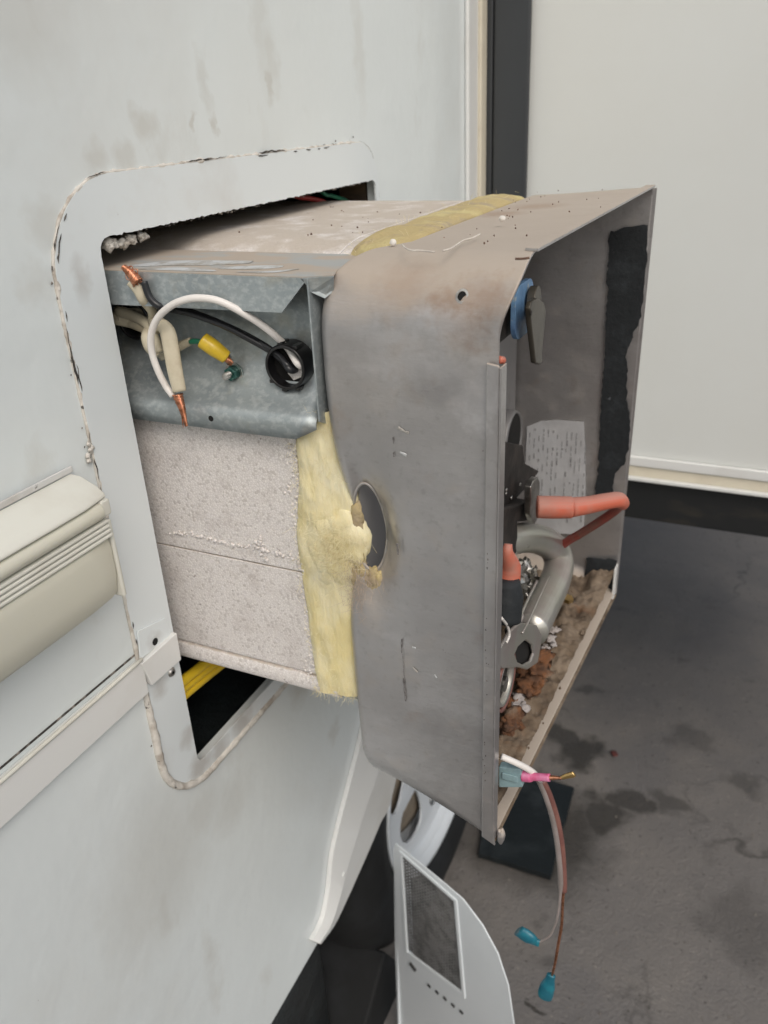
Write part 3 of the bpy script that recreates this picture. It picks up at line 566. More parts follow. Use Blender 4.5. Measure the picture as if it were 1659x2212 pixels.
# ---- glass wool between foam and pan
def wool_pad(name, grid, depth, m, parent, amp=.003, seed=0, sub=4):
    """grid: rows of (left, right) points; surface bulges towards -y (side) or +z (top)"""
    rows = [(Vector(a), Vector(b)) for a, b in grid]
    A_ = cr([r[0] for r in rows], sub); B_ = cr([r[1] for r in rows], sub); n = 26; vs_ = []
    dv = Vector(depth)
    for i, (a, b) in enumerate(zip(A_, B_)):
        for j in range(n):
            t = j / (n - 1); p = a.lerp(b, t); bulge = (1 - (2 * t - 1) ** 4)
            q = noise.noise(Vector((p.x * 55 + seed, p.y * 55, p.z * 38))) * 1.0 + .6 * noise.noise(Vector((p.x * 160, p.y * 160 + seed, p.z * 90)))
            g = noise.noise(Vector((p.x * 420, p.y * 420, p.z * 60 + seed)))
            vs_.append(p + dv * bulge + dv.normalized() * (amp * q + amp * .18 * g) * min(1, bulge * 2 + .3))
    k = len(A_); fs = [(i * n + j, i * n + j + 1, (i + 1) * n + j + 1, (i + 1) * n + j) for i in range(k - 1) for j in range(n - 1)]
    # close the back
    b0 = len(vs_)
    for i in range(k): vs_ += [vs_[i * n] - dv.normalized() * .02, vs_[i * n + n - 1] - dv.normalized() * .02]
    for i in range(k - 1): fs += [(i * n, (i + 1) * n, b0 + 2 * i + 2, b0 + 2 * i), (i * n + n - 1, b0 + 2 * i + 1, b0 + 2 * i + 3, (i + 1) * n + n - 1)]
    o = mesh_obj(name, vs_, fs, m, parent, smooth=True); return o, A_, B_
side = []
for l, r in (((690, 893), (716, 884)), ((664, 915), (722, 920)), ((641, 952), (728, 960)), ((644, 1000), (735, 1010)), ((647, 1050), (752, 1050)), ((643, 1100), (772, 1085)), ((641, 1150), (772, 1120)),
             ((646, 1200), (768, 1180)), ((655, 1260), (765, 1240)), ((664, 1320), (774, 1320)), ((672, 1380), (780, 1400)), ((680, 1440), (783, 1460)), ((690, 1492), (778, 1500))):
    side.append((l, r))
LS = [(0.1435, 0.4390, 1.1748), (0.1337, 0.4390, 1.1667), (0.1242, 0.4390, 1.1535), (0.1236, 0.4390, 1.1373), (0.1228, 0.4390, 1.1199), (0.1194, 0.4390, 1.1016), (0.1167, 0.4390, 1.0828), (0.1166, 0.4390, 1.0639), (0.1176, 0.4390, 1.0408), (0.1188, 0.4390, 1.0169), (0.1195, 0.4390, 0.9920), (0.1203, 0.4390, 0.9663), (0.1224, 0.4390, 0.9446)]
RS = [(0.1526, 0.4410, 1.1779), (0.1540, 0.4410, 1.1666), (0.1561, 0.4410, 1.1540), (0.1583, 0.4410, 1.1377), (0.1618, 0.4410, 1.1248), (0.1658, 0.4410, 1.1116), (0.1637, 0.4410, 1.1008), (0.1622, 0.4410, 1.0789), (0.1621, 0.4410, 1.0566), (0.1615, 0.4410, 1.0255), (0.1609, 0.4410, 0.9928), (0.1604, 0.4410, 0.9672), (0.1572, 0.4410, 0.9479)]
wool, WA, WB = wool_pad('glass_wool_batt', list(zip(LS, RS)), (0, -.0040, 0), 'wool', heater, .0022, 3, 5)
# fluffy tuft opposite the pan hole
mb = MB(); rnd = random.Random(5)
for q in [(0.1444, 0.4330, 1.0888), (0.1497, 0.4330, 1.0789), (0.1410, 0.4330, 1.0718), (0.1539, 0.4330, 1.0724), (0.1584, 0.4330, 1.0842), (0.1460, 0.4330, 1.0653), (0.1380, 0.4330, 1.0786), (0.1529, 0.4330, 1.0922), (0.1596, 0.4330, 1.0771), (0.1531, 0.4330, 1.0622), (0.1400, 0.4330, 1.0603)]: mb.lump((q[0], q[1] + .0075, q[2]), rnd.uniform(.009, .013), rnd.random() * 9, .35, 24, (1.2, .55, 1.5))
tuft = mb.out('glass_wool_tuft', 'wool', heater, smooth=True)
mb = MB()
for q in [(0.1647, 0.4360, 1.0692), (0.1664, 0.4360, 1.0621), (0.1630, 0.4360, 1.0551), (0.1695, 0.4360, 1.0549), (0.1604, 0.4360, 1.0590), (0.1667, 0.4360, 1.0769), (0.1658, 0.4360, 1.0858), (0.1657, 0.4360, 1.0947), (0.1656, 0.4360, 1.1035), (0.1745, 0.4360, 1.0537), (0.1788, 0.4360, 1.0546)]: mb.lump((q[0], q[1] + .004, q[2]), rnd.uniform(.0045, .0065), rnd.random() * 9, .4, 18, (.8, .6, 1.8))
mb.out('glass_wool_tuft', 'wool_dirty', heater, smooth=True)
# single fibres
def fibres(name, bases, m, n, ln, rad, spread, rnd, down=0, ydir=-1):
    mb = MB()
    for _ in range(n):
        b = Vector(rnd.choice(bases)); b += Vector((rnd.gauss(0, spread), 0, rnd.gauss(0, spread)))
        d = Vector((rnd.gauss(0, .5), ydir * abs(rnd.gauss(0, .35)), rnd.gauss(-down, .8))).normalized(); L_ = ln * rnd.uniform(.4, 1.3)
        c_ = Vector((rnd.gauss(0, .3), rnd.gauss(0, .3), rnd.gauss(0, .3)))
        pts = [b + d * L_ * t + c_ * L_ * t * t * .6 for t in (0, .35, .7, 1)]
        mb.tube(pts, [rad, rad, rad * .8, rad * .4], 3, False)
    return tag(mb.out(name, m, heater), kind='stuff')
bases = [WA[i].lerp(WB[i], t) + Vector((0, -.004, 0)) for i in range(len(WA)) for t in (.02, .1, .3, .5, .7, .9)]
fibres('glass_fibre', bases, 'fibre', 900, .005, .00009, .002, rnd)
fibres('glass_fibre', [Vector(q) for q in [(0.1485, 0.4260, 1.0931), (0.1537, 0.4260, 1.0833), (0.1452, 0.4260, 1.0763), (0.1578, 0.4260, 1.0769), (0.1623, 0.4260, 1.0885), (0.1501, 0.4260, 1.0699), (0.1422, 0.4260, 1.0830), (0.1569, 0.4260, 1.0963), (0.1635, 0.4260, 1.0816)]], 'fibre', 1100, .007, .00008, .007, rnd)
fibres('glass_fibre', [Vector(q) for q in [(0.1669, 0.4320, 1.0718), (0.1699, 0.4320, 1.0632), (0.1651, 0.4320, 1.0566), (0.1747, 0.4320, 1.0560), (0.1618, 0.4320, 1.0503), (0.1582, 0.4320, 1.0608), (0.1673, 0.4320, 1.0514), (0.1620, 0.4320, 1.0427), (0.1625, 0.4320, 1.0351), (0.1785, 0.4320, 1.0594)]], 'fibre_grey', 260, .010, .00009, .004, rnd)
fibres('glass_fibre', [WA[-1].lerp(WB[-1], t) + Vector((0, -.003, .002)) for t in (.0, .15, .3, .45, .6, .75, .9)], 'fibre', 140, .004, .00009, .0025, rnd, 1.6)
# the batt across the top
TL = [(0.1983, 0.3985, 1.2830), (0.1825, 0.4475, 1.2830), (0.1783, 0.4899, 1.2830), (0.1821, 0.5184, 1.2830), (0.1824, 0.5594, 1.2830), (0.1763, 0.6237, 1.2830), (0.1908, 0.6486, 1.2830)]
TR = [(0.1958, 0.4205, 1.2790), (0.1967, 0.4484, 1.2790), (0.1968, 0.4828, 1.2790), (0.2001, 0.5218, 1.2790), (0.2038, 0.5561, 1.2790), (0.2036, 0.5965, 1.2790), (0.1908, 0.6607, 1.2790)]
for i in range(len(TL)): pass
topb, TA, TB = wool_pad('glass_wool_batt', list(zip([(.1380, y, z) for y, z in ((.500, 1.250), (.508, 1.264), (.530, 1.2695), (.59, 1.2705), (.64, 1.2705), (.69, 1.2705), (.74, 1.2705), (.770, 1.2695))], [(.1835, y, z) for y, z in ((.476, 1.262), (.495, 1.270), (.530, 1.2725), (.59, 1.273), (.64, 1.273), (.69, 1.273), (.74, 1.273), (.768, 1.272))])), (0, 0, .0042), 'wool_dirty', heater, .0014, 8, 5)
fibres('glass_fibre', [TA[i].lerp(TB[i], t) + Vector((0, 0, .003)) for i in range(len(TA)) for t in (.1, .4, .8)], 'fibre', 120, .004, .00009, .002, rnd, -.3)

# ---- control pan
XB, XF = .1655, .2835
Y0, Y1, Z0, Z1 = .4275, .8180, .8530, 1.2760
NC, NA, NZ = 20, 60, 120
def pan_ring(x, inset=0.0):
    t = max(0, min(1, (x - XB) / (XF - XB)))
    rb = .046 * (1 - t) + .006 * t       # bottom corners: round at the back, square at the rim
    rtn = .047 * (1 - t) + .034 * t      # near top corner
    rtf = .040 * (1 - t) + .008 * t
    flare = .0035 * t * t
    y0, y1, z0, z1 = Y0 + .0035 - flare + inset, Y1 - .002 + flare - inset, Z0 + .0105 - 3 * flare + inset, Z1 - .003 + flare * .9 - inset
    out = []
    def arc(cy, cz, r, a0, n):
        r = max(r - inset, .002)
        for i in range(n): 
            a = a0 + PI / 2 * i / (n - 1); out.append((cy + r * math.cos(a), cz + r * math.sin(a)))
    rn = rb - inset if rb - inset > .002 else .002
    # start near bottom corner (angle 180..270 is bottom-near); go: near side up, top, far side down, bottom
    def corner(cy, cz, r, a0):
        r2 = max(r - inset, .002)
        return [(cy + r2 * math.cos(a0 - PI / 2 * i / NC), cz + r2 * math.sin(a0 - PI / 2 * i / NC)) for i in range(NC + 1)]
    R1_ = max(rtn - inset, .002); R2_ = max(rtf - inset, .002); R3_ = max(rb - inset, .002)
    c1 = [(y0 + R1_ - R1_ * math.cos(PI / 2 * i / NC), z1 - R1_ + R1_ * math.sin(PI / 2 * i / NC)) for i in range(NC + 1)]
    c2 = [(y1 - R2_ + R2_ * math.sin(PI / 2 * i / NC), z1 - R2_ + R2_ * math.cos(PI / 2 * i / NC)) for i in range(NC + 1)]
    c3 = [(y1 - R3_ + R3_ * math.cos(PI / 2 * i / NC), z0 + R3_ - R3_ * math.sin(PI / 2 * i / NC)) for i in range(NC + 1)]
    c4 = [(y0 + R3_ - R3_ * math.sin(PI / 2 * i / NC), z0 + R3_ - R3_ * math.cos(PI / 2 * i / NC)) for i in range(NC + 1)]
    def seg(a, b, n): return [(a[0] + (b[0] - a[0]) * i / n, a[1] + (b[1] - a[1]) * i / n) for i in range(1, n)]
    out = seg(c4[-1], c1[0], NZ * 2) + c1 + seg(c1[-1], c2[0], 12) + c2 + seg(c2[-1], c3[0], 16) + c3 + seg(c3[-1], c4[0], 12) + c4
    return out
FR = .009
rings = []
for i in range(7):
    a = PI / 2 * i / 6; rings.append((XB + FR * (1 - math.sin(a)), FR * (1 - math.cos(a))))
rings = rings[::-1]
rings = [(XB + FR * (1 - math.cos(PI / 2 * i / 7)), FR * (1 - math.sin(PI / 2 * i / 7))) for i in range(8)]
def rimx(y, z):
    t = max(0, min(1, (z - 1.232) / .044)); t = t * t * (3 - 2 * t)
    return .2692 + (y - .43) * .0465 + .0095 * t * math.exp(-max(0, y - .43) / .12)
def back(x, z): return -max(0, (XF - x) / (XF - XB)) * (.0070 + .0070 * max(0, min(1, (z - .90) / .30)))
def skew(x, y, z): return XB + (x - XB) * (rimx(y, z) - XB) / (XF - XB) if x > XB else x
xs = [XB + FR + (XF - XB - FR) * i / 90 for i in range(1, 91)]
rings = [(XB, .020)] + rings + [(x, 0.0) for x in xs]
HC = (.1860, 1.092); HR = (.0125, .035); pre = []
vs_ = []; n = None
for x, ins in rings:
    pr = pan_ring(x, ins); n = len(pr)
    for (y, z) in pr:
        X, Y = x, y
        if y < Y0 + .06:
            X += .0135 * math.exp(-((z - 1.090) / .045) ** 2) * max(0, 1 - (x - XB) / .050) ** 1.3 * max(0, 1 - (y - Y0) / .06)
            ev = math.sqrt(((X - .1865) / .0115) ** 2 + ((z - 1.096) / .034) ** 2)
            if .88 < ev < 1.12: X = .1865 + (X - .1865) / ev; z = 1.096 + (z - 1.096) / ev
            # drawn-in hollow round the gas line hole
            dx, dz = (x - HC[0]) / .022, (z - HC[1]) / .050
            g = math.exp(-(dx * dx + dz * dz) * 1.3); Y += .017 * g
            Y += .0007 * math.exp(-((x - .205) / .004) ** 2 - ((z - 1.088) / .006) ** 2)
        if z > Z1 - .05 and y > Y0 + .02:
            q = min(1, (z - Z1 + .05) / .035) * min(1, (y - Y0 - .02) / .05); X += .027 * q * max(0, 1 - (x - XB) / .095)
        Y += .0006 * noise.noise(Vector((x * 18, y * 9, z * 18)))
        pre.append(X); xk = skew(X, Y, z); vs_.append((xk + back(xk, z), Y, z))
fs = []
def side_hole(a):
    x, y, z = vs_[a]
    if y > Y0 + .035: return False
    return ((x - .1795) / .0095) ** 2 + ((z - 1.098) / .030) ** 2 < 1
for k in range(len(rings) - 1):
    for i in range(n):
        q = (k * n + i, k * n + (i + 1) % n, (k + 1) * n + (i + 1) % n, (k + 1) * n + i)
        cx = sum(vs_[a][0] for a in q) / 4; cy = sum(vs_[a][1] for a in q) / 4; cz = sum(vs_[a][2] for a in q) / 4
        if cy < Y0 + .035 and ((sum(pre[a] for a in q) / 4 - .1865) / .0115) ** 2 + ((cz - 1.096) / .034) ** 2 < 1: continue
        fs.append(q)
pan = mesh_obj('control_pan', vs_, fs, 'pan', heater, smooth=True)
pm = pan.modifiers.new('thickness', 'SOLIDIFY'); pm.thickness = .0012; pm.offset = 0
pan.data.materials.append(M['pan_in'])
# rolled lip round the hole
hp = []
for i in range(60):
    a = 2 * PI * i / 60; hp.append((.1865 + .0115 * math.cos(a), 1.096 + .034 * math.sin(a)))
lipv = []
for x, z in hp:   # nearest skin vertex gives the depth of the lip
    xx = skew(x, .44, z); xx += back(xx, z); best = min((v for v in vs_ if v[1] < Y0 + .07), key=lambda v: (v[0] - xx) ** 2 + (v[2] - z) ** 2)
    lipv.append(Vector((xx, best[1], z)))
for _ in range(3): lipv = [(lipv[k - 1] + lipv[k] * 2 + lipv[(k + 1) % 60]) / 4 for k in range(60)]
lipv.append(lipv[0])
mb = MB(); mb.tube(lipv, .0012, 8, False); mb.out('hole_lip', 'pan', heater, smooth=True)
# back plate of the pan (inner face carries the flue and burner)
bk = [(y, z) for y, z in pan_ring(XB, .012)]
bk = bk[::3]
plate('back_plate', bk, [circ(.736, 1.052, .027, 20), circ(.70, .93, .02, 16)], wallmap(XB + .0016), (-.0010, 0, 0), 'pan_in', heater)
# pressed step of the back plate
plate('back_plate_step', rrect(.50, .775, .90, 1.235, .02), [circ(.736, 1.052, .0255, 20)], wallmap(XB + .012), (-.010, 0, 0), 'pan_in', heater, bevel=.003)
# folded flange along near rim
plate('rim_flange', [(.2610, .8590), (.2715, .8535), (.2690, .8700), (.2690, 1.2190), (.2680, 1.2205), (.2613, 1.2215)], [], ymap(Y0 - .0038), (0, .0022, 0), 'pan', heater, bevel=.0006)
MB().box(.2691, .2702, Y0 - .0040, Y0 + .006, .856, 1.2195).out('rim_edge', 'pan', heater, bevel=.0003)
# folded flange along top rim
mesh_obj('rim_flange', [(.272, .458, 1.2762), (.2800, .455, 1.2764), (.2905, .810, 1.2768), (.2820, .813, 1.2766)], [(0, 1, 2, 3)], 'pan', heater, solid=.0018, off=1, bevel=.0003)
mesh_obj('rim_flange', [(.2800, .8215, .852), (.2880, .8220, .845), (.2905, .8222, 1.2750), (.2820, .8215, 1.2745)], [(0, 1, 2, 3)], 'pan', heater, solid=.0018, off=1)
bt = mesh_obj('rim_flange', [(.262, .430, .8550), (.2705, .430, .8530), (.2885, .818, .8460), (.280, .818, .8490)], [(0, 1, 2, 3)], 'rusty_floor', heater, solid=.0015, off=-1)
MB().lump((.2735, .4325, .8560), .0046, 3, .25, 20, (.7, .8, 1.5)).out('weld_tip', 'pan', heater, smooth=True)
MB().box(.2848, .2870, .806, .8225, .846, .885).out('bent_corner', 'trim_white', heater, bevel=.0008)  # white material paints the bright lit edge of the bent steel
# bolt hole, scratches and slots on the near side
plate('screw_hole', circ(.2440, 1.2555, .0038, 20), [circ(.2440, 1.2555, .0026, 16)], lambda a, b: (a, Y0 + .0030 + max(0, b - 1.240) ** 1.6 * 3.3 - .0020, b), (0, .0006, 0), 'steel', heater)
plate('screw_hole_dark', circ(.2440, 1.2553, .0025, 16), [], lambda a, b: (a, Y0 + .0030 + max(0, b - 1.240) ** 1.6 * 3.3 - .0018, b), (0, .0003, 0), 'hole', heater)
mb = MB(); rnd = random.Random(12)
def mark(pts, r, nm=None, m_=None):
    mb = MB()
    P_ = cr([(p[0], Y0 + .0015 + .0 , p[2]) for p in pts], 3)
    mb.tube(P_, [r * rnd.uniform(.3, 1) for _ in P_], 5, True, flat=((0, 1, 0), .25)); mb.out(nm, m_, heater)
for pts, r in (([(0.2001, 0.4305, 1.0186), (0.1994, 0.4305, 1.0105), (0.1996, 0.4305, 1.0066)], .0007), ([(0.2003, 0.4305, 1.0060), (0.2004, 0.4305, 0.9900), (0.2010, 0.4305, 0.9852)], .0003), ([(0.1999, 0.4305, 0.9849), (0.2005, 0.4305, 0.9735), (0.2009, 0.4305, 0.9644)], .0009),
               ([(0.2001, 0.4305, 1.1688), (0.2002, 0.4305, 1.1639)], .0006), ([(0.1999, 0.4305, 1.1586), (0.2001, 0.4305, 1.1556)], .0007), ([(0.1997, 0.4305, 1.0941), (0.2001, 0.4305, 1.0858)], .0013)): mark(pts, r, 'scratch', 'scratch_dark')
mb = MB()
for k in range(40):
    z = .90 + .22 * rnd.random() ** 1.3; mb.lump((.2630 + rnd.gauss(0, .0005), Y0 - .0037, z), rnd.uniform(.0002, .0006), rnd.random(), .6, 6, (1, .3, 2.0))
tag(mb.out('pitting', 'crack', heater), kind='stuff')
for pts, r in (([(0.2038, 0.4305, 1.1753), (0.2077, 0.4305, 1.1733), (0.2107, 0.4305, 1.1725)], .0014), ([(0.2044, 0.4305, 1.1592), (0.2087, 0.4305, 1.1576)], .0013), ([(0.2077, 0.4305, 1.0138), (0.2104, 0.4305, 1.0134)], .0012), ([(0.2074, 0.4305, 0.9959), (0.2109, 0.4305, 0.9928)], .0012), ([(0.2239, 0.4305, 0.9944), (0.2256, 0.4305, 0.9921)], .0010)): mark(pts, r, 'scuff_mark', 'wipe')
# tape and label on far inner wall
def ragged(pts, amp, seed, step=.004):
    l2 = [(p[0], p[2]) for p in pts]; out = []
    for (a, b) in along(l2, step):
        out.append((a + amp * noise.noise(Vector((a * 250, b * 250, seed))), b + amp * noise.noise(Vector((a * 250, b * 250, seed + 9)))))
    return out
YF = Y1 - .0035
t1 = [(0.2525, 0.8165, 1.2377), (0.2691, 0.8165, 1.2420), (0.2862, 0.8165, 1.2449), (0.2883, 0.8165, 1.2134), (0.2880, 0.8165, 1.1793), (0.2879, 0.8165, 1.1618), (0.2825, 0.8165, 1.1436), (0.2766, 0.8165, 1.1202), (0.2791, 0.8165, 1.1110), (0.2810, 0.8165, 1.0777), (0.2862, 0.8165, 1.0586), (0.2878, 0.8165, 1.0286), (0.2849, 0.8165, 1.0075), (0.2763, 0.8165, 0.9958), (0.2743, 0.8165, 0.9713), (0.2565, 0.8165, 0.9669), (0.2581, 0.8165, 0.9933), (0.2572, 0.8165, 1.0352), (0.2563, 0.8165, 1.0753), (0.2565, 0.8165, 1.1234), (0.2543, 0.8165, 1.1779)]
plate('foam_tape', ragged(t1, .0022, 2), [], ymap(.8135), (0, .0012, 0), 'tape', heater)
t2 = [(0.2529, 0.8165, 0.8890), (0.2692, 0.8165, 0.8915), (0.2862, 0.8165, 0.8930), (0.2862, 0.8165, 0.8675), (0.2836, 0.8165, 0.8475), (0.2671, 0.8165, 0.8476), (0.2520, 0.8165, 0.8530), (0.2529, 0.8165, 0.8728)]
plate('foam_tape', ragged(t2, .002, 5), [], ymap(.8135), (0, .0012, 0), 'tape', heater)
lb = [(0.1801, 0.8165, 1.0368), (0.1950, 0.8165, 1.0447), (0.2098, 0.8165, 1.0474), (0.2400, 0.8165, 1.0486), (0.2430, 0.8165, 1.0231), (0.2465, 0.8165, 0.9753), (0.2476, 0.8165, 0.9249), (0.2368, 0.8165, 0.9160), (0.1949, 0.8165, 0.9110), (0.1861, 0.8165, 0.9493), (0.1924, 0.8165, 0.9786), (0.1794, 0.8165, 0.9934), (0.1798, 0.8165, 1.0153)]
plate('rating_label', [(p[0], p[2]) for p in lb], [], ymap(.8140), (0, .0008, 0), 'label', heater)
mb = MB(); rnd = random.Random(21)
for c_ in range(13):
    x = .1835 + c_ * .0050; z = 1.036
    while z > .935:
        L_ = rnd.uniform(.002, .009)
        if rnd.random() < .62 and not (x < .192 and z < 1.0): mb.box(x, x + rnd.choice([.0005, .0008, .0015]), .8134, .8138, z - L_, z)
        z -= L_ + rnd.uniform(.0008, .003)
tag(mb.out('label_print', 'ink', heater), kind='stuff')
# rust silt on the pan floor: a front ledge, a trough and a heap behind
vs_ = []; nx, ny = 60, 150
for i in range(nx + 1):
    for j in range(ny + 1):
        u_ = .006 + .030 * (1 - i / nx); y = Y0 + u_ + (Y1 - Y0 - 2 * u_) * j / ny; xr = rimx(y, .9) - .0015; x = XB + .012 + (xr - XB - .012) * i / nx
        ledge = 1 / (1 + math.exp(-(x - xr + .028 - .012 * noise.noise(Vector((y * 16, 0, 3))) - .004 * noise.noise(Vector((y * 60, 0, 3)))) / .0024))
        h = .8680 - .008 * (i / nx) + .015 * ledge + .0050 * noise.noise(Vector((x * 60, y * 60, 1))) + .0030 * noise.noise(Vector((x * 220, y * 220, 1)))
        heap = math.exp(-((x - .215) / .030) ** 2 - ((y - .66) / .12) ** 2); h += .022 * heap + .010 * heap * noise.noise(Vector((x * 90, y * 90, 5)))
        if y > Y1 - .05: h += (y - Y1 + .05) * .15
        vs_.append((x, y, h))
fs = [(i * (ny + 1) + j, i * (ny + 1) + j + 1, (i + 1) * (ny + 1) + j + 1, (i + 1) * (ny + 1) + j) for i in range(nx) for j in range(ny)]
tag(mesh_obj('rust_silt', vs_, fs, 'rusty_floor', heater, smooth=True), kind='stuff')
mb = MB(); rnd = random.Random(31)
for q, r in (((0.2529, 0.6097, 0.8930), .010), ((0.2555, 0.5922, 0.8930), .012), ((0.2560, 0.5787, 0.8900), .011), ((0.2537, 0.5722, 0.8880), .009), ((0.2515, 0.5348, 0.8840), .009), ((0.2498, 0.5273, 0.8820), .008), ((0.2454, 0.5512, 0.8820), .008)):
    mb.lump((q[0], q[1], q[2] - .003), r * .9, rnd.random() * 9, 1.4, 20, (1, 1.2, .55))
mb.out('rust_scale', 'rust', heater, smooth=True)
mb = MB()
for q, r in (((0.2560, 0.6543, 0.9000), .0065), ((0.2547, 0.6482, 0.8930), .0055), ((0.2535, 0.6361, 0.8900), .006), ((0.2580, 0.6465, 0.8880), .004), ((0.2484, 0.5619, 0.8850), .008), ((0.2548, 0.5510, 0.8850), .0075), ((0.2479, 0.5496, 0.8850), .006), ((0.2616, 0.5881, 0.8750), .0016), ((0.2496, 0.5353, 0.8720), .0017), ((0.2565, 0.6300, 0.8880), .005)):
    mb.lump((q[0], q[1], q[2] - .004), r * .7, rnd.random() * 9, 1.0, 18, (1, 1.2, .5))
tag(mb.out('mineral_crust', 'crumb', heater, smooth=True), kind='stuff')
mb = MB()
for k in range(60):
    mb.lump((rnd.uniform(.20, .28), rnd.uniform(.45, .80), .872 + rnd.uniform(0, .006)), rnd.uniform(.0008, .0026), rnd.random() * 9, .9, 7)
tag(mb.out('rust_crumb', 'rusty_floor', heater), kind='stuff')
cyl((0.2581, 0.6948, 0.9050), (.2, 0, 1), .0062, .004, 6).out('brass_nut', 'gold', heater)

# ---- burner, flue and gas parts inside the pan
flue = cyl((XB + .012, .736, 1.052), (1, 0, 0), .0275, .010, 28); flue = lathe('flue_ring', [(0, .0285), (.011, .0285), (.013, .0270), (.011, .0255), (0, .0255)], (XB + .011, .736, 1.052), 'pan_in', heater, 32)
cyl((XB + .002, .736, 1.052), (1, 0, 0), .0254, .0205, 24).out('flue_mouth', 'hole', heater)
# black burner shield below the flue
sh = [(0.2150, 0.5964, 1.1066), (0.2150, 0.6749, 1.0721), (0.2150, 0.6816, 1.0523), (0.2150, 0.7378, 1.0207), (0.2150, 0.6942, 1.0224), (0.2150, 0.6511, 1.0273), (0.2150, 0.6035, 1.0409)]
plate('burner_shield', [(p[1], p[2]) for p in sh], [], wallmap(.2150), (-.045, 0, 0), 'soot', heater, bevel=.002)
plate('valve_body', [(p[1], p[2]) for p in [(0.2220, 0.5706, 1.0573), (0.2220, 0.6357, 1.0317), (0.2220, 0.6863, 1.0135), (0.2220, 0.6892, 0.9901), (0.2220, 0.6404, 1.0121), (0.2220, 0.6428, 0.9862), (0.2220, 0.6080, 0.9714), (0.2220, 0.5739, 0.9860)]], [], wallmap(.2220), (-.05, 0, 0), 'soot', heater, bevel=.003)
mb = MB()
for q in [(0.2170, 0.6608, 1.0400), (0.2170, 0.6174, 1.0533), (0.2170, 0.6163, 1.0503), (0.2170, 0.6335, 1.0387)]: MB().lump(q, .0022, q[1] * 50, .5, 8, (.4, 1, .7)).out('shield_screw', 'steel', heater, smooth=True)
# steel bracket plate holding the igniter boot
bp = [(0.2320, 0.6413, 1.0478), (0.2320, 0.6484, 1.0510), (0.2320, 0.6642, 1.0475), (0.2320, 0.6716, 1.0403), (0.2320, 0.6765, 1.0061), (0.2320, 0.6672, 1.0028), (0.2320, 0.6576, 1.0036), (0.2320, 0.6429, 1.0218)]
plate('igniter_bracket', [(p[1], p[2]) for p in bp], [], wallmap(.2320), (-.006, 0, 0), 'steel', heater, bevel=.0008)
I0 = [(0.2384, 0.6400, 1.0301), (0.2515, 0.6450, 1.0295), (0.2659, 0.6520, 1.0285)]; I1 = [(0.2667, 0.6520, 1.0287), (0.2787, 0.6600, 1.0292), (0.2930, 0.6680, 1.0314), (0.3020, 0.6760, 1.0306), (0.3045, 0.6860, 1.0228), (0.2975, 0.6960, 1.0096)]
boot = tube('igniter_boot', [I0[0], I0[1], I0[2]], [.0100, .0102, .0098], 'salmon', heater, n=20)
tube('boot_sleeve', [I0[2], I1[1], I1[2], I1[3], I1[4]], [.0090, .0080, .0074, .0072, .0062], 'salmon', heater, n=18)
tube('igniter_lead', [(0.3045, 0.6800, 1.0255), (0.2964, 0.6900, 1.0113), (0.2811, 0.7000, 0.9925), (0.2648, 0.7100, 0.9738), (0.2485, 0.7200, 0.9556), (0.2321, 0.7300, 0.9324)], .0042, 'red_wire', heater, n=12)
# burner venturi tube
tube('burner_tube', [(0.2050, 0.6337, 0.9916), (0.2150, 0.6515, 0.9877), (0.2240, 0.6839, 0.9745), (0.2340, 0.7237, 0.9468), (0.2420, 0.7236, 0.9280), (0.2460, 0.6858, 0.9247), (0.2480, 0.6311, 0.9291), (0.2490, 0.5926, 0.9326)], [.0140, .0140, .0145, .0150, .0150, .0150, .0150, .0155], 'venturi', heater, n=28)
mb = MB()
mb.tube(cr([(0.2620, 0.5969, 0.9882), (0.2660, 0.5496, 0.9962), (0.2680, 0.5088, 0.9982), (0.2680, 0.4939, 0.9982)], 6), .0009, 8); mb.tube(cr([(0.2560, 0.5802, 0.9918), (0.2580, 0.5421, 0.9946), (0.2600, 0.5022, 0.9942)], 6), .0012, 8)
mb.out('tube_seam', 'venturi', heater, smooth=True)
# venturi mouth plate with its air hole
vp = [(0.2620, 0.4638, 1.0055), (0.2620, 0.4864, 1.0040), (0.2620, 0.5113, 0.9952), (0.2620, 0.5623, 0.9608), (0.2620, 0.5836, 0.9368), (0.2620, 0.5790, 0.9262), (0.2620, 0.5714, 0.9158), (0.2620, 0.5376, 0.9323), (0.2620, 0.5088, 0.9549), (0.2620, 0.4650, 0.9845), (0.2620, 0.4477, 1.0065)]
vh = [(0.2620, 0.5268, 0.9693), (0.2620, 0.5495, 0.9493), (0.2620, 0.5570, 0.9354), (0.2620, 0.5487, 0.9335), (0.2620, 0.5253, 0.9456), (0.2620, 0.5056, 0.9625), (0.2620, 0.4971, 0.9752), (0.2620, 0.5068, 0.9764)]
plate('air_shutter', [(p[1], p[2]) for p in vp], [[(p[1], p[2]) for p in vh]], wallmap(.2620), (-.003, 0, 0), 'venturi', heater, bevel=.0012)
plate('air_hole', [(p[1], p[2]) for p in vp[1:9]], [], wallmap(.2575), (-.001, 0, 0), 'hole', heater)
ctr = (0.2550, 0.4856, 0.9572)
lathe('orifice_ring', [(0, .0205), (.006, .0205), (.009, .0190), (.008, .0165), (0, .0160)], (ctr[0] - .004, ctr[1], ctr[2]), 'venturi', heater, 32)
cyl((ctr[0] - .008, ctr[1], ctr[2]), (1, 0, 0), .0162, .008, 24).out('orifice_cup', 'soot', heater)
lathe('orifice_gasket', [(0, .0235), (.004, .0235), (.004, .0215), (0, .0215)], (ctr[0] + .001, ctr[1], ctr[2]), 'twin_b', heater, 32)
cyl((ctr[0] - .001, ctr[1] - .003, ctr[2]), (1, 0, 0), .006, .006, 12).out('orifice_nipple', 'steel', heater)
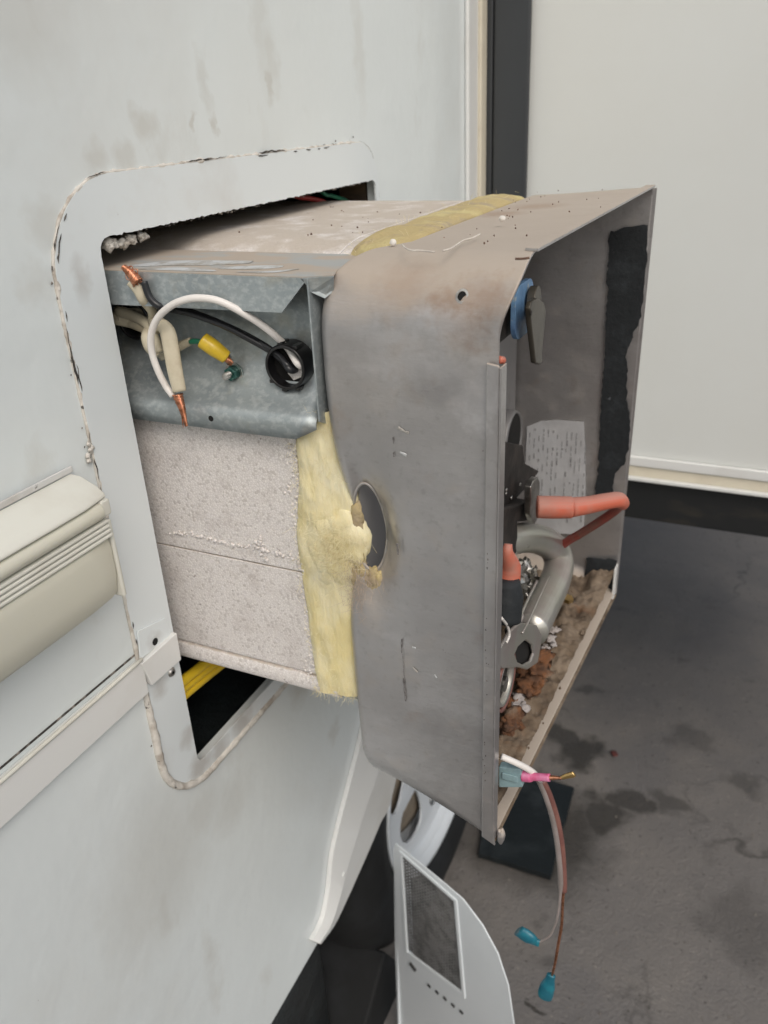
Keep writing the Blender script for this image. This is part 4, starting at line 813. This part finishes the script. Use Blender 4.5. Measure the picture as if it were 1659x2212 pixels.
tube('terminal_boot', [(0.2620, 0.4727, 1.0829), (0.2620, 0.4711, 1.0767), (0.2620, 0.4775, 1.0623), (0.2620, 0.4761, 1.0508)], [.0028, .0042, .0078, .0080], 'salmon', heater, n=14)
tube('solenoid_coil', [(0.2620, 0.4681, 1.0568), (0.2620, 0.4668, 1.0442), (0.2620, 0.4624, 1.0286)], [.0100, .0130, .0130], 'tape', heater, n=20)
mb = MB(); rnd = random.Random(8)
for q in [(0.2250, 0.6586, 0.9537), (0.2250, 0.6857, 0.9310), (0.2250, 0.6438, 0.9469), (0.2250, 0.6699, 0.9241), (0.2250, 0.6427, 0.9575), (0.2250, 0.6402, 0.9363)]: mb.lump(q, .010, rnd.random() * 9, 1.0, 12, (.6, 1, 1))
mb.out('crumpled_foil', 'steel', heater, smooth=False)
mb = MB()
for q in [(0.2450, 0.5657, 0.9684), (0.2450, 0.5605, 0.9661), (0.2450, 0.5696, 0.9568), (0.2450, 0.5557, 0.9600), (0.2450, 0.5463, 0.9613)]: mb.lump(q, .0045, rnd.random() * 9, .9, 10, (.6, 1, 1))
mb.out('chalky_residue', 'crumb', heater, smooth=True)
tube('thin_lead', [(0.2680, 0.4401, 1.0451), (0.2680, 0.4546, 1.0296), (0.2680, 0.4598, 1.0187), (0.2680, 0.4534, 1.0167)], .0010, 'white_wire', heater, n=8)
tube('edge_grommet', [(0.2676, 0.4340, 1.2208), (0.2669, 0.4300, 1.2221)], .0022, 'salmon', heater, n=10)
# door latch in the upper near corner
lt = empty('door_latch', (.27, .5, 1.24)); lt.parent = heater; lt.location = (.27 - .02, .5 - .62, 1.24 - .945)
plate('backing_washer', rrect(*[min(p[1] for p in [(0.2620, 0.4695, 1.2561), (0.2620, 0.5089, 1.2487)]), max(p[1] for p in [(0.2620, 0.4695, 1.2561), (0.2620, 0.5089, 1.2487)]), min(p[2] for p in [(0.2620, 0.4891, 1.2210), (0.2620, 0.4860, 1.2536)]), max(p[2] for p in [(0.2620, 0.4891, 1.2210), (0.2620, 0.4860, 1.2536)])], .011, 8), [], wallmap(.2640), (-.003, 0, 0), 'blue', lt, bevel=.001)
MB().box(.246, .2568, .455, .497, 1.222, 1.255).out('latch_block', 'soot', lt, bevel=.001)
lv = [(0.2700, 0.4631, 1.2438), (0.2700, 0.4665, 1.2470), (0.2700, 0.4804, 1.2460), (0.2700, 0.4945, 1.2406), (0.2700, 0.4998, 1.2339), (0.2700, 0.4973, 1.2207), (0.2700, 0.4944, 1.2097), (0.2700, 0.4963, 1.2033), (0.2700, 0.4899, 1.2030), (0.2700, 0.4800, 1.2069), (0.2700, 0.4733, 1.2210), (0.2700, 0.4670, 1.2335)]
plate('lever', [(p[1], p[2]) for p in lv], [], wallmap(.2745), (-.0035, 0, 0), 'olive', lt, bevel=.0009)
plate('lever_cam', circ(*[(p[1], p[2]) for p in [(0.2680, 0.4946, 1.2397)]][0], .0085, 20, .0105), [], wallmap(.2705), (-.0050, 0, 0), 'olive', lt, bevel=.001)
q = (0.2745, 0.4639, 1.2409); cyl(q, (1, 0, 0), .0014, .0006, 12).out('pivot_pin', 'soot', lt)
tube('spring_end', [(0.2710, 0.4942, 1.2084), (0.2710, 0.4984, 1.2097), (0.2710, 0.4992, 1.2115)], .0005, 'soot', lt, n=6)

# ---- galvanised junction box let into the foam
jb = empty('junction_box', (.06, .47, 1.16)); jb.parent = heater; jb.location = (.04, .47 - .62, 1.16 - .945)
TZ = 1.2632
plate('lid', [(-.10, .4285), (.1440, .4290), (.1615, .4380), (.1560, .455), (.1480, .5070), (-.10, .5070)], [], lambda a, b: (a, b, TZ + (b - .43) * .006), (0, 0, -.0010), 'galv_dusty', jb)
plate('lid_lip', [(-.10, 1.2400), (.1305, 1.2420), (.1470, 1.2600), (.1440, 1.2626), (-.10, 1.2626)], [], lambda a, b: (a, .4284 - (1.2626 - b) * .10, b), (0, .0010, 0), 'galv', jb)
mesh_obj('corner_tab', [(.1455, .4287, 1.2625), (.1625, .4370, 1.2628), (.1600, .4400, 1.2535), (.1560, .4355, 1.2500), (.1490, .4310, 1.2545)], [(0, 1, 2, 3, 4)], 'galv', jb, solid=.0009, off=0)
BC = (0.1188, 0.4550, 1.2023)
prof = [(.4590, 1.2610), (.4590, 1.2300), (.4588, 1.2150), (.4575, 1.2060), (.4545, 1.1975), (.4500, 1.1900), (.4440, 1.1832), (.4375, 1.1780), (.4320, 1.1748), (.4290, 1.1722), (.4285, 1.1690), (.4283, 1.1590)]
vs_ = []
for x in [-.10 + .0105 * k for k in range(23)] + [.1465]:
    for i, (y, z) in enumerate(prof):
        zz = z if x < .1300 or i < 10 else z + (.0010, .0085)[i - 10] * min(1, (x - .1300) / .0165)
        vs_.append((x, y + .0004 * noise.noise(Vector((x * 30, z * 30, 2))), zz))
n_ = len(prof); fs = [(k * n_ + i, k * n_ + i + 1, (k + 1) * n_ + i + 1, (k + 1) * n_ + i) for k in range(23) for i in range(n_ - 1)]
mesh_obj('back_panel', vs_, fs, 'galv', jb, smooth=True, solid=.0010, off=0)
plate('end_plate', [(.4290, 1.1730), (.4370, 1.1690), (.5060, 1.1690), (.5060, 1.2620), (.4290, 1.2620)], [], wallmap(.1492), (-.0012, 0, 0), 'galv', jb, bevel=.0002)
cyl((0.0646, 0.4282, 1.1665), (0, -1, 0), .0021, .0003, 14).out('lip_hole', 'hole', jb)
MB().box(-.10, .147, .466, .5065, 1.1700, 1.1715).out('box_floor', 'galv_dark', jb)
# rubbed streaks on the lid
mb = MB()
for pts, r in ((((.005, .442, TZ + .0004), (.03, .456, TZ + .0005), (.06, .462, TZ + .0005), (.085, .468, TZ + .0006)), .0095), (((.02, .434, TZ + .0003), (.05, .438, TZ + .0003), (.078, .436, TZ + .0003)), .0050), (((.075, .446, TZ + .0004), (.10, .452, TZ + .0004), (.115, .458, TZ + .0004)), .0065), (((.095, .436, TZ + .0003), (.118, .440, TZ + .0003), (.13, .452, TZ + .0004)), .0030)):
    P_ = cr(pts, 5); mb.tube(P_, [r * (.35 + .65 * math.sin(PI * (i + .5) / len(P_))) for i in range(len(P_))], 10, True, flat=((0, 0, 1), .06))
mb.out('rubbed_streak', 'wipe', jb)
# snap bushings
def bushing(c, r, h):
    b_ = empty('snap_bushing', c); b_.parent = jb; b_.location = (c[0] - .06, c[1] - .47, c[2] - 1.16)
    def lat(name, prof, m, n=36):
        vs_ = [(c[0] + rr * math.cos(2 * PI * j / n), c[1] - yy, c[2] + rr * math.sin(2 * PI * j / n)) for yy, rr in prof for j in range(n)]
        k = len(prof); fs = [(i * n + j, i * n + (j + 1) % n, ((i + 1) % k) * n + (j + 1) % n, ((i + 1) % k) * n + j) for i in range(k) for j in range(n)]
        o_ = mesh_obj(name, vs_, fs, m, heater, smooth=False, bevel=.0004); o_.parent = b_
        o_.location = (0, 0, 0); hw = Vector(heater['_w']); d_ = hw - Vector(c)
        for v in o_.data.vertices: v.co += d_
        return o_
    return b_, lat
B1, lat = bushing((.1165, .4560, 1.2035), .0150, .015)
# (three levels only: the bushing rings are parts of the box)
for o_ in (B1,): bpy.data.objects.remove(o_)
def ring_y(name, c, prof, m, parent, n=40, gaps=0):
    vs_ = [(c[0] + rr * math.cos(2 * PI * j / n), c[1] - yy, c[2] + rr * math.sin(2 * PI * j / n)) for yy, rr in prof for j in range(n)]
    k = len(prof); fs = [(i * n + j, i * n + (j + 1) % n, ((i + 1) % k) * n + (j + 1) % n, ((i + 1) % k) * n + j) for i in range(k) for j in range(n)]
    return mesh_obj(name, vs_, fs, m, parent, bevel=.0004)
ring_y('snap_bushing', (BC[0], .4560, BC[2]), [(.0, .0158), (.0135, .0152), (.0145, .0145), (.0145, .0128), (0, .0126)], 'bushing', jb)
ring_y('snap_bushing', (-.004, .4560, 1.2260), [(.0, .0150), (.010, .0146), (.011, .0138), (.011, .0122), (0, .0120)], 'bushing', jb)
mb = MB()
for a in (-100, -62, -138, 60, 100):
    t = math.radians(a); x = BC[0] + .0157 * math.cos(t); z = BC[2] + .0157 * math.sin(t)
    MB().box(x - .0020, x + .0020, .4430, .4520, z - .0012, z + .0012).out('bushing_tooth', 'bushing', jb, bevel=.0003)
cyl((BC[0], .4500, BC[2]), (0, 1, 0), .0127, .001, 28).out('bushing_mouth', 'hole', jb)
plate('bushing_back', [(BC[0] + .001, BC[2] - .0105), (BC[0] + .009, BC[2] - .007), (BC[0] + .0115, BC[2] + .003), (BC[0] + .006, BC[2] + .001), (BC[0] - .003, BC[2] - .006)], [], ymap(.4495), (0, .0003, 0), 'foam', jb)
# ground screw
gs = (0.0728, 0.4510, 1.1934)
mb = MB()
cyl(gs, (0, -1, 0), .0066, .0016, 24).out('ground_washer', 'green_steel', jb, smooth=False, bevel=.0004)
cyl((gs[0], gs[1] - .0016, gs[2]), (0, -1, 0), .0050, .0050, 6).out('ground_nut', 'green_steel', jb, bevel=.0005)
cyl((gs[0], gs[1] - .0066, gs[2]), (0, -1, 0), .0022, .0060, 14).out('ground_screw', 'steel', jb, bevel=.0003)
mb = MB()
for k in range(5): mb.tube([(gs[0] + .0023 * math.cos(t), gs[1] - .0072 - .001 * k - .00016 * j, gs[2] + .0023 * math.sin(t)) for j, t in enumerate([2 * PI * i / 12 for i in range(13)])], .0003, 5)
mb.out('screw_thread', 'steel', jb, smooth=True)

# ---- heater leads
ld = [(BC[0] + .003, .480, BC[2] - .002)] + [(0.1292, 0.4450, 1.2037), (0.1176, 0.4500, 1.2131), (0.1142, 0.4400, 1.2245), (0.1083, 0.4340, 1.2327), (0.1015, 0.4280, 1.2398), (0.0927, 0.4240, 1.2459), (0.0833, 0.4210, 1.2493), (0.0693, 0.4190, 1.2493), (0.0552, 0.4180, 1.2449), (0.0419, 0.4180, 1.2360), (0.0343, 0.4180, 1.2250), (0.0313, 0.4190, 1.2128), (0.0328, 0.4200, 1.2000), (0.0361, 0.4210, 1.1897), (0.0412, 0.4210, 1.1824)]
tube('white_lead', ld, .00235, 'white_wire', heater, n=16)
tube('black_lead', [(BC[0] - .004, .480, BC[2] - .004)] + [(0.1226, 0.4450, 1.2001), (0.1140, 0.4465, 1.2064), (0.1045, 0.4470, 1.2121), (0.0896, 0.4440, 1.2205), (0.0774, 0.4420, 1.2266), (0.0641, 0.4410, 1.2310), (0.0523, 0.4400, 1.2343), (0.0411, 0.4380, 1.2366), (0.0391, 0.4270, 1.2407), (0.0348, 0.4245, 1.2446), (0.0321, 0.4240, 1.2496), (0.0305, 0.4240, 1.2575)], .00235, 'black_wire', heater, n=16)
tube('black_lead', [(BC[0] - .006, .480, BC[2] - .001)] + [(0.1215, 0.4450, 1.2025), (0.1119, 0.4460, 1.2098), (0.0983, 0.4465, 1.2170), (0.0787, 0.4500, 1.2230), (0.0582, 0.4490, 1.2301), (0.0400, 0.4490, 1.2348), (0.0303, 0.4480, 1.2370)], .0018, 'black_wire', heater, n=14)
def strands(name, pts, r0, r1, m, parent, k=7, turns=5, seed=0, group=None):
    P_ = cr(pts, 12); mb = MB(); N_ = len(P_); rnd = random.Random(seed)
    ax = (P_[-1] - P_[0]).normalized(); u = ax.orthogonal().normalized(); v = ax.cross(u)
    for s_ in range(k):
        ph = 2 * PI * s_ / k; q = []
        for i, p in enumerate(P_):
            t = i / (N_ - 1); r = r0 + (r1 - r0) * t; a = ph + turns * 2 * PI * t
            r *= 1 + .25 * noise.noise(Vector((i * .6, s_, seed)))
            q.append(p + (u * math.cos(a) + v * math.sin(a)) * r)
        mb.tube(q, [.0005 * (1 - .5 * i / N_) for i in range(N_)], 6)
    mb.tube(P_, [max(.0002, r0 * .8 + (r1 - r0) * .8 * i / N_) for i in range(N_)], 8)
    return mb.out(name, m, parent, smooth=True)

# ================================================================== HOUSE SUPPLY CABLE (hangs in the junction box)
cab = empty('supply_cable', (.02, .43, 1.18), 'cream house wiring cable with split jacket and twisted bare copper ends', 'cable')
FLT = dict(flat=((.35, -.9, 0), .45))
tube('jacket', [(-.10, .47, 1.232), (-.004, .462, 1.2270)] + [(-0.0185, 0.4460, 1.2277), (-0.0090, 0.4500, 1.2243), (0.0079, 0.4440, 1.2228), (0.0217, 0.4380, 1.2212)], [.0060, .0060, .0060, .0058, .0056, .0050], 'cream_wire', cab, n=16, flat=((0, -.8, .6), .55))
tube('jacket', [(-.10, .47, 1.226), (-.004, .460, 1.2190)] + [(-0.0157, 0.4465, 1.2310), (-0.0035, 0.4470, 1.2282), (0.0130, 0.4400, 1.2253), (0.0222, 0.4340, 1.2178), (0.0274, 0.4310, 1.2087)], [.0040, .0040, .0040, .0038, .0036, .0034], 'cream_wire', cab, n=14)
tube('conductor', [(0.0210, 0.4360, 1.2254), (0.0326, 0.4300, 1.2281), (0.0403, 0.4270, 1.2244), (0.0428, 0.4250, 1.2136), (0.0455, 0.4220, 1.2004), (0.0482, 0.4200, 1.1866)], [.0046, .0050, .0054, .0054, .0052, .0046], 'cream_wire', cab, n=16, flat=((.5, -.85, 0), .5))
tube('conductor', [(0.0150, 0.4400, 1.2216), (0.0181, 0.4320, 1.2186), (0.0207, 0.4300, 1.2123), (0.0257, 0.4300, 1.2063)], [.0040, .0042, .0040, .0026], 'cream_wire', cab, n=14)
tube('conductor', [(0.0226, 0.4360, 1.2367), (0.0260, 0.4265, 1.2450), (0.0239, 0.4245, 1.2519), (0.0194, 0.4235, 1.2572)], [.0038, .0040, .0036, .0030], 'cream_wire', cab, n=14, flat=((.5, -.85, 0), .6))
tube('conductor', [(0.0272, 0.4275, 1.2472), (0.0252, 0.4310, 1.2404), (0.0218, 0.4370, 1.2328), (0.0153, 0.4410, 1.2252)], [.0026, .0030, .0032, .0028], 'cream_wire', cab, n=14)
tube('jacket_end', [(0.0140, 0.4460, 1.2017), (0.0292, 0.4450, 1.2077), (0.0450, 0.4440, 1.2148)], [.0040, .0030, .0026], 'cream_wire', cab, n=12, flat=((0, -1, 0), .5))
tube('jacket_end', [(0.0108, 0.4480, 1.2036), (0.0265, 0.4470, 1.2096), (0.0442, 0.4450, 1.2161)], [.0020, .0012, .0009], 'cream_wire', cab, n=8)
tube('ground_conductor', [(0.0445, 0.4440, 1.2141), (0.0509, 0.4420, 1.2154), (0.0561, 0.4400, 1.2153), (0.0602, 0.4400, 1.2131)], .0019, 'green', cab, n=12)
strands('copper_end', [(0.0257, 0.4235, 1.2566), (0.0229, 0.4235, 1.2606), (0.0195, 0.4235, 1.2640), (0.0159, 0.4235, 1.2665)], .0036, .0017, 'copper', cab, 8, 4, 2)
strands('copper_end', [(0.0455, 0.4205, 1.1842), (0.0480, 0.4195, 1.1773), (0.0493, 0.4190, 1.1700), (0.0506, 0.4185, 1.1627)], .0032, .0007, 'copper', cab, 8, 3.5, 5)
mb = MB(); rnd = random.Random(77)
for k in range(7):
    b0 = Vector((0.0230, 0.4248, 1.2595)); a = rnd.uniform(0, 6.28); d = Vector((.004 * math.cos(a), -.001, .004 * math.sin(a)))
    mb.tube(cr([b0, b0 + d, b0 + d * 1.5 + Vector((0, 0, .0015)), b0 + d + Vector((-.003, 0, .003))], 4), .0003, 5)
for k in range(2): 
    b0 = Vector((0.0476, 0.4195, 1.1756)); mb.tube(cr([b0 + Vector((0, 0, -k * .004)), b0 + Vector((.001, -.002, -.007 - k * .004)), b0 + Vector((0, -.001, -.014))], 4), .0003, 5)
tag(mb.out('loose_strand', 'copper', cab, smooth=True), kind='stuff')
Y0_ = [(0.0579, 0.4400, 1.2170), (0.0650, 0.4415, 1.2117), (0.0712, 0.4455, 1.2048)]
tube('crimp_sleeve', Y0_, [.0056, .0057, .0046], 'yellow', cab, n=20)
mb = MB(); mb.tube([Vector(Y0_[2]), Vector((0.0721, 0.4475, 1.2005))], [.0030, .0026], 12); mb.out('ring_terminal', 'steel', cab, smooth=True)
strands('copper_end', [(0.0718, 0.4440, 1.2046), (0.0732, 0.4448, 1.2029), (0.0732, 0.4470, 1.2000)], .0020, .0018, 'copper', cab, 6, 1, 9)
plate('terminal_ring', circ(gs[0], gs[2], .0068, 24), [circ(gs[0], gs[2], .0052, 20)], ymap(gs[1] - .0018), (0, .0006, 0), 'steel', cab)

# wires and cable inside the compartment
tag(tube('red_wire', [(-.03, .700, 1.2900)] + [(-0.0300, 0.7271, 1.2788), (-0.0300, 0.7516, 1.2742), (-0.0300, 0.7738, 1.2697)] + [(-.03, .800, 1.262)], .0024, 'red_cable', None, n=10), 'thin red wire in the dark gap above the heater, left of the green one', 'wire', 'coloured wires in the gap above the heater')
tag(tube('green_wire', [(-.035, .765, 1.2900)] + [(-0.0300, 0.7826, 1.2754), (-0.0300, 0.7981, 1.2721), (-0.0300, 0.8141, 1.2682), (-0.0300, 0.8286, 1.2649)] + [(-.03, .850, 1.255)], .0020, 'green', None, n=10), 'thin green wire in the dark gap above the heater, right of the red one', 'wire', 'coloured wires in the gap above the heater')
ycb = empty('yellow_cable', (-.06, .5, .88), 'bright yellow ribbed cable in the dark opening beneath the heater', 'cable')
ya = [(-0.0200, 0.4122, 0.9087), (-0.0200, 0.4336, 0.9064), (-0.0200, 0.4498, 0.9056), (-0.0200, 0.4665, 0.9039), (-0.0200, 0.4838, 0.9021), (-0.0200, 0.5167, 0.8982)]
for k, (du, r) in enumerate(((0, .0048), (.0075, .0048), (.0150, .0052))):
    tube('strand', [(p[0] - .001 * k, p[1], p[2] + .003 - du) for p in ya], r, 'yellow_cable', ycb, n=12)

# ================================================================== LOW-VOLTAGE WIRES HANGING FROM THE PAN
tw = empty('hanging_wire_pair', (.29, .46, .86), 'two-core wire hanging out of the pan with two teal connectors at its ends', 'wire')
T0 = [(0.2701, 0.4400, 0.9264), (0.2802, 0.4440, 0.9203), (0.2891, 0.4500, 0.9110), (0.2954, 0.4580, 0.8971)]
tube('white_core', T0, .0024, 'white_wire', tw, n=12)
A1 = [(0.2936, 0.4600, 0.8946), (0.2990, 0.4640, 0.8752), (0.3049, 0.4680, 0.8481), (0.3095, 0.4700, 0.8178), (0.3130, 0.4700, 0.7853)]
tube('grey_core', A1 + [(0.3134, 0.4700, 0.7610), (0.3125, 0.4680, 0.7406), (0.3088, 0.4660, 0.7228), (0.3031, 0.4650, 0.7135), (0.2984, 0.4640, 0.7087)], [.0024] * 8 + [.0011] * 8, 'twin_a', tw, n=12)
B1_ = [(0.2959, 0.4620, 0.8928), (0.3014, 0.4660, 0.8742), (0.3074, 0.4700, 0.8471), (0.3120, 0.4720, 0.8168), (0.3152, 0.4720, 0.7841)]
tube('brown_core', B1_ + [(0.3158, 0.4720, 0.7709)], [.0026] * 6, 'twin_b', tw, n=12)
tube('bare_core', [(0.3156, 0.4720, 0.7746), (0.3157, 0.4720, 0.7515), (0.3160, 0.4720, 0.7289), (0.3146, 0.4710, 0.7061), (0.3135, 0.4700, 0.6857), (0.3121, 0.4700, 0.6708), (0.3106, 0.4700, 0.6593)], [.0012, .0012, .0013, .0013, .0012, .0011, .0010], 'copper', tw, n=10)
def connector(pts, w):
    P_ = [Vector(p) for p in pts]; return tube('spade_connector', P_, [w * .55, w * .62, w * .95, w, w * .9], 'blue_conn', tw, n=14, flat=((0, 1, 0), .55))
connector([(0.3000, 0.4640, 0.7083), (0.2964, 0.4640, 0.7088), (0.2921, 0.4630, 0.7119), (0.2868, 0.4630, 0.7145), (0.2825, 0.4620, 0.7176)], .0072)
connector([(0.3107, 0.4700, 0.6651), (0.3098, 0.4700, 0.6583), (0.3082, 0.4700, 0.6484), (0.3069, 0.4700, 0.6381), (0.3064, 0.4700, 0.6319)], .0070)
pk = empty('pink_crimp_connector', (.27, .445, .89), 'pale blue connector housing with pink crimp and bare brass tip poking out', 'connector')
pa = [(0.2662, 0.4480, 0.9096), (0.2833, 0.4480, 0.9135), (0.2852, 0.4480, 0.8961), (0.2665, 0.4480, 0.8891)]
plate('housing', [(p[0], p[2]) for p in pa], [], ymap(.446), (0, .007, 0), 'pale_blue', pk, bevel=.0012)
MB().box(*(lambda p: (p[0] - .006, p[0] + .006, .4445, .4460, p[2] - .003, p[2] + .003))((0.2754, 0.4460, 0.9034)), ).out('housing_rib', 'pale_blue', pk, bevel=.0006)
tube('crimp_sleeve', [(0.2840, 0.4490, 0.9047), (0.2895, 0.4490, 0.9058), (0.2919, 0.4490, 0.9067), (0.3041, 0.4490, 0.9102)], [.0042, .0040, .0030, .0029], 'pink', pk, n=16)
tube('copper_core', [(0.3038, 0.4490, 0.9101), (0.3088, 0.4490, 0.9119), (0.3125, 0.4490, 0.9128)], [.0019, .0014, .0010], 'copper', pk, n=10)
tube('brass_tip', [(0.3121, 0.4490, 0.9127), (0.3153, 0.4490, 0.9156), (0.3192, 0.4490, 0.9183), (0.3211, 0.4490, 0.9199)], [.0014, .0022, .0026, .0022], 'gold', pk, n=12, flat=((0, 1, 0), .5))

# ================================================================== LITTER LYING ON THE PAN TOP
PT = 1.2780
tag(tube('thread', [(0.1966, 0.4618, 1.2775), (0.2033, 0.4506, 1.2775), (0.2104, 0.4432, 1.2775), (0.2145, 0.4437, 1.2775), (0.2251, 0.4403, 1.2775)], .00045, 'thread', None, n=6), 'short bent white thread on the pan top, nearer the glass wool', 'thread', 'white threads on the pan top')
tag(tube('thread', [(0.2300, 0.4410, 1.2780), (0.2313, 0.4509, 1.2780), (0.2284, 0.4782, 1.2780), (0.2302, 0.4895, 1.2780), (0.2300, 0.5049, 1.2780)], .00055, 'thread', None, n=6), 'longer white thread on the pan top, nearer the front rim', 'thread', 'white threads on the pan top')
b = MB().lump((0.2259, 0.5636, 1.2800), .0024, 1, .1, 10, (1, 1, .8)).out('foam_bead', 'bead', None, smooth=True); tag(b, 'white foam bead on the pan top near its far edge', 'bead', 'loose foam beads on the heater')
b = MB().lump((0.1824, 0.4794, 1.2760), .0022, 1, .1, 10).out('foam_bead', 'bead', None, smooth=True); tag(b, 'round white foam bead resting on the yellow glass wool', 'bead', 'loose foam beads on the heater')
tg = tube('twig', [(0.2794, 0.4133, 1.2795), (0.2829, 0.4139, 1.2795), (0.2855, 0.4170, 1.2795)], .0006, 'twig', None, n=6); tag(tg, 'short brown twig lying at the near top corner of the pan', 'twig')
mb = MB(); rnd = random.Random(55)
for k in range(34):
    x = rnd.uniform(.185, .275); y = rnd.uniform(.47, .79); mb.lump((x, y, 1.2762 + .002 * (x - .17) / .11), rnd.uniform(.0002, .0006), rnd.random(), .7, 6)
for k in range(22):
    x = rnd.uniform(.0, .118); y = rnd.uniform(.55, .74); mb.lump((x, y, 1.2690), rnd.uniform(.0003, .0009), rnd.random(), .7, 6)
tag(mb.out('dust_grain', 'twig'), 'tiny brown specks of dirt scattered over the heater top', 'dirt', kind='stuff')

# ================================================================== HEATER DOOR leaning by the wheel
U = Vector((.906, -.423, 0)); NN = Vector((.423, .906, 0)); T = 1.30
dd = Vector((0.0428, 0.7101, 0.4509)); 
def dpt(u, z, n_=0): return dd + U * u + Vector((0, 0, z - dd.z)) + NN * n_
door = empty('heater_door', tuple(dpt(.11, .0)), 'pale blue-white metal access door with mesh grille leaning beside the wheel', 'door')
zt = dd.z
out = [(.0, .456), (.005, .466), (.05, .470), (.10, .474), (.132, .475), (.165, .460), (.190, .435), (.208, .395), (.219, .333), (.232, .25), (.240, .16), (.242, .03), (.242, .012), (-.014, .012), (-.016, .05), (-.010, .25)]
hole = [(.017, .457), (.118, .460), (.131, .294), (.019, .262)]
plate('panel', out, [hole], lambda a, b: tuple(dpt(a, b)), NN * .002, 'door', door, bevel=.0008)
fr = [(.013, .461), (.122, .4645), (.136, .288), (.015, .256)]
plate('grille_frame', fr, [[(.018, .456), (.117, .459), (.130, .295), (.020, .263)]], lambda a, b: tuple(dpt(a, b, -.0016)), NN * .0030, 'door', door, bevel=.0006)
mb = MB()
def inq(u, z):
    k = 0
    for i in range(4):
        a, b_ = hole[i], hole[(i + 1) % 4]
        if (b_[0] - a[0]) * (z - a[1]) - (b_[1] - a[1]) * (u - a[0]) < 0: k += 1
    return k in (0, 4)
def inside(u, z): return all((hole[(k + 1) % 4][0] - hole[k][0]) * (z - hole[k][1]) - (hole[(k + 1) % 4][1] - hole[k][1]) * (u - hole[k][0]) <= 0 for k in range(4))
for k in range(60):
    for vert in (0, 1):
        run = []
        for i in range(120):
            t = i / 119; u, z = (.01 + k * .0052, .25 + t * .22) if vert else (.01 + t * .13, .25 + k * .0060)
            if inside(u, z): run.append(dpt(u, z, .002 + .0006 * vert))
        if len(run) > 3: mb.tube([run[0], run[-1]], .0011, 4, False)
tag(mb.out('grille_mesh', 'mesh_metal', door), kind='stuff')
plate('side_flange', [(-.0, zt), (.0, .25), (-.004, .04), (.03, .04), (.03, zt - .03), (.015, zt - .005)], [], lambda a, b: tuple(dpt(-.001 - (zt - b) * .02, b, a)), U * .0012, 'door', door)
for k in range(5):
    q = dpt(.062 + .0160 * k, .236 + .0040 * k, -.0006)
    mb = MB(); mb.tube([q, q + U * .0055 + Vector((0, 0, -.0005))], .0020, 8); mb.out('vent_slot', 'recess', door)
q = dpt(.025, .243, -.0006); mb = MB(); mb.tube([q, q + U * .012 + Vector((0, 0, -.004))], .0032, 8); mb.out('latch_slot', 'recess', door)

ck = mesh_obj('shade_wedge', [(-.21, .60, .0), (-.005, .60, .0), (-.005, .84, .0), (-.21, .84, .0), (-.21, .60, .02), (-.005, .60, .02), (-.005, .76, .15), (-.21, .76, .15)],
    [(0, 3, 2, 1), (0, 1, 5, 4), (4, 5, 6, 7), (7, 6, 2, 3), (1, 2, 6, 5), (0, 4, 7, 3)], 'tyre', None, bevel=.006)  # added wedge, its black stands in for shadow beside the tyre
tag(ck, 'added black wedge standing in for the shadow behind the loose door', 'filler block')
# ================================================================== ON THE GROUND
m4 = [(0.0315, 1.1096, 0.0140), (0.1752, 1.1121, 0.0140), (0.1642, 1.3539, 0.0140), (-0.0247, 1.3564, 0.0140)]
pts = ragged([(p[0], 0, p[1]) for p in m4], .003, 3, .01)
mt = plate('rubber_mat', [(a, b) for a, b in pts], [], lambda a, b: (a, b, .016), (0, 0, -.012), 'mat', None, bevel=.004)
tag(mt, 'black rubber wheel mat lying on damp asphalt under the heater', 'mat')
lf = MB(); c_ = (0.2232, 1.4998, 0.0060); lf.lump(c_, .008, 3, .6, 10, (1, 1.2, .35)); tag(lf.out('dead_leaf', 'leaf', None, smooth=True), 'small dark red dead leaf on the asphalt', 'leaf')
mb = MB(); rnd = random.Random(66)
for k in range(520):
    x = rnd.uniform(-.2, 1.6); y = rnd.uniform(.7, 3.2); r = rnd.uniform(.0008, .0030); mb.lump((x, y, r * .3), r, rnd.random() * 9, .6, 6, (1, 1, .5))
tag(mb.out('grit', 'stone'), 'loose pale grit scattered over the asphalt', 'grit', kind='stuff')
for o in bpy.data.objects:
    if '_w' in o: del o['_w']
for m in bpy.data.materials:
    if 'tree' in m: del m['tree']
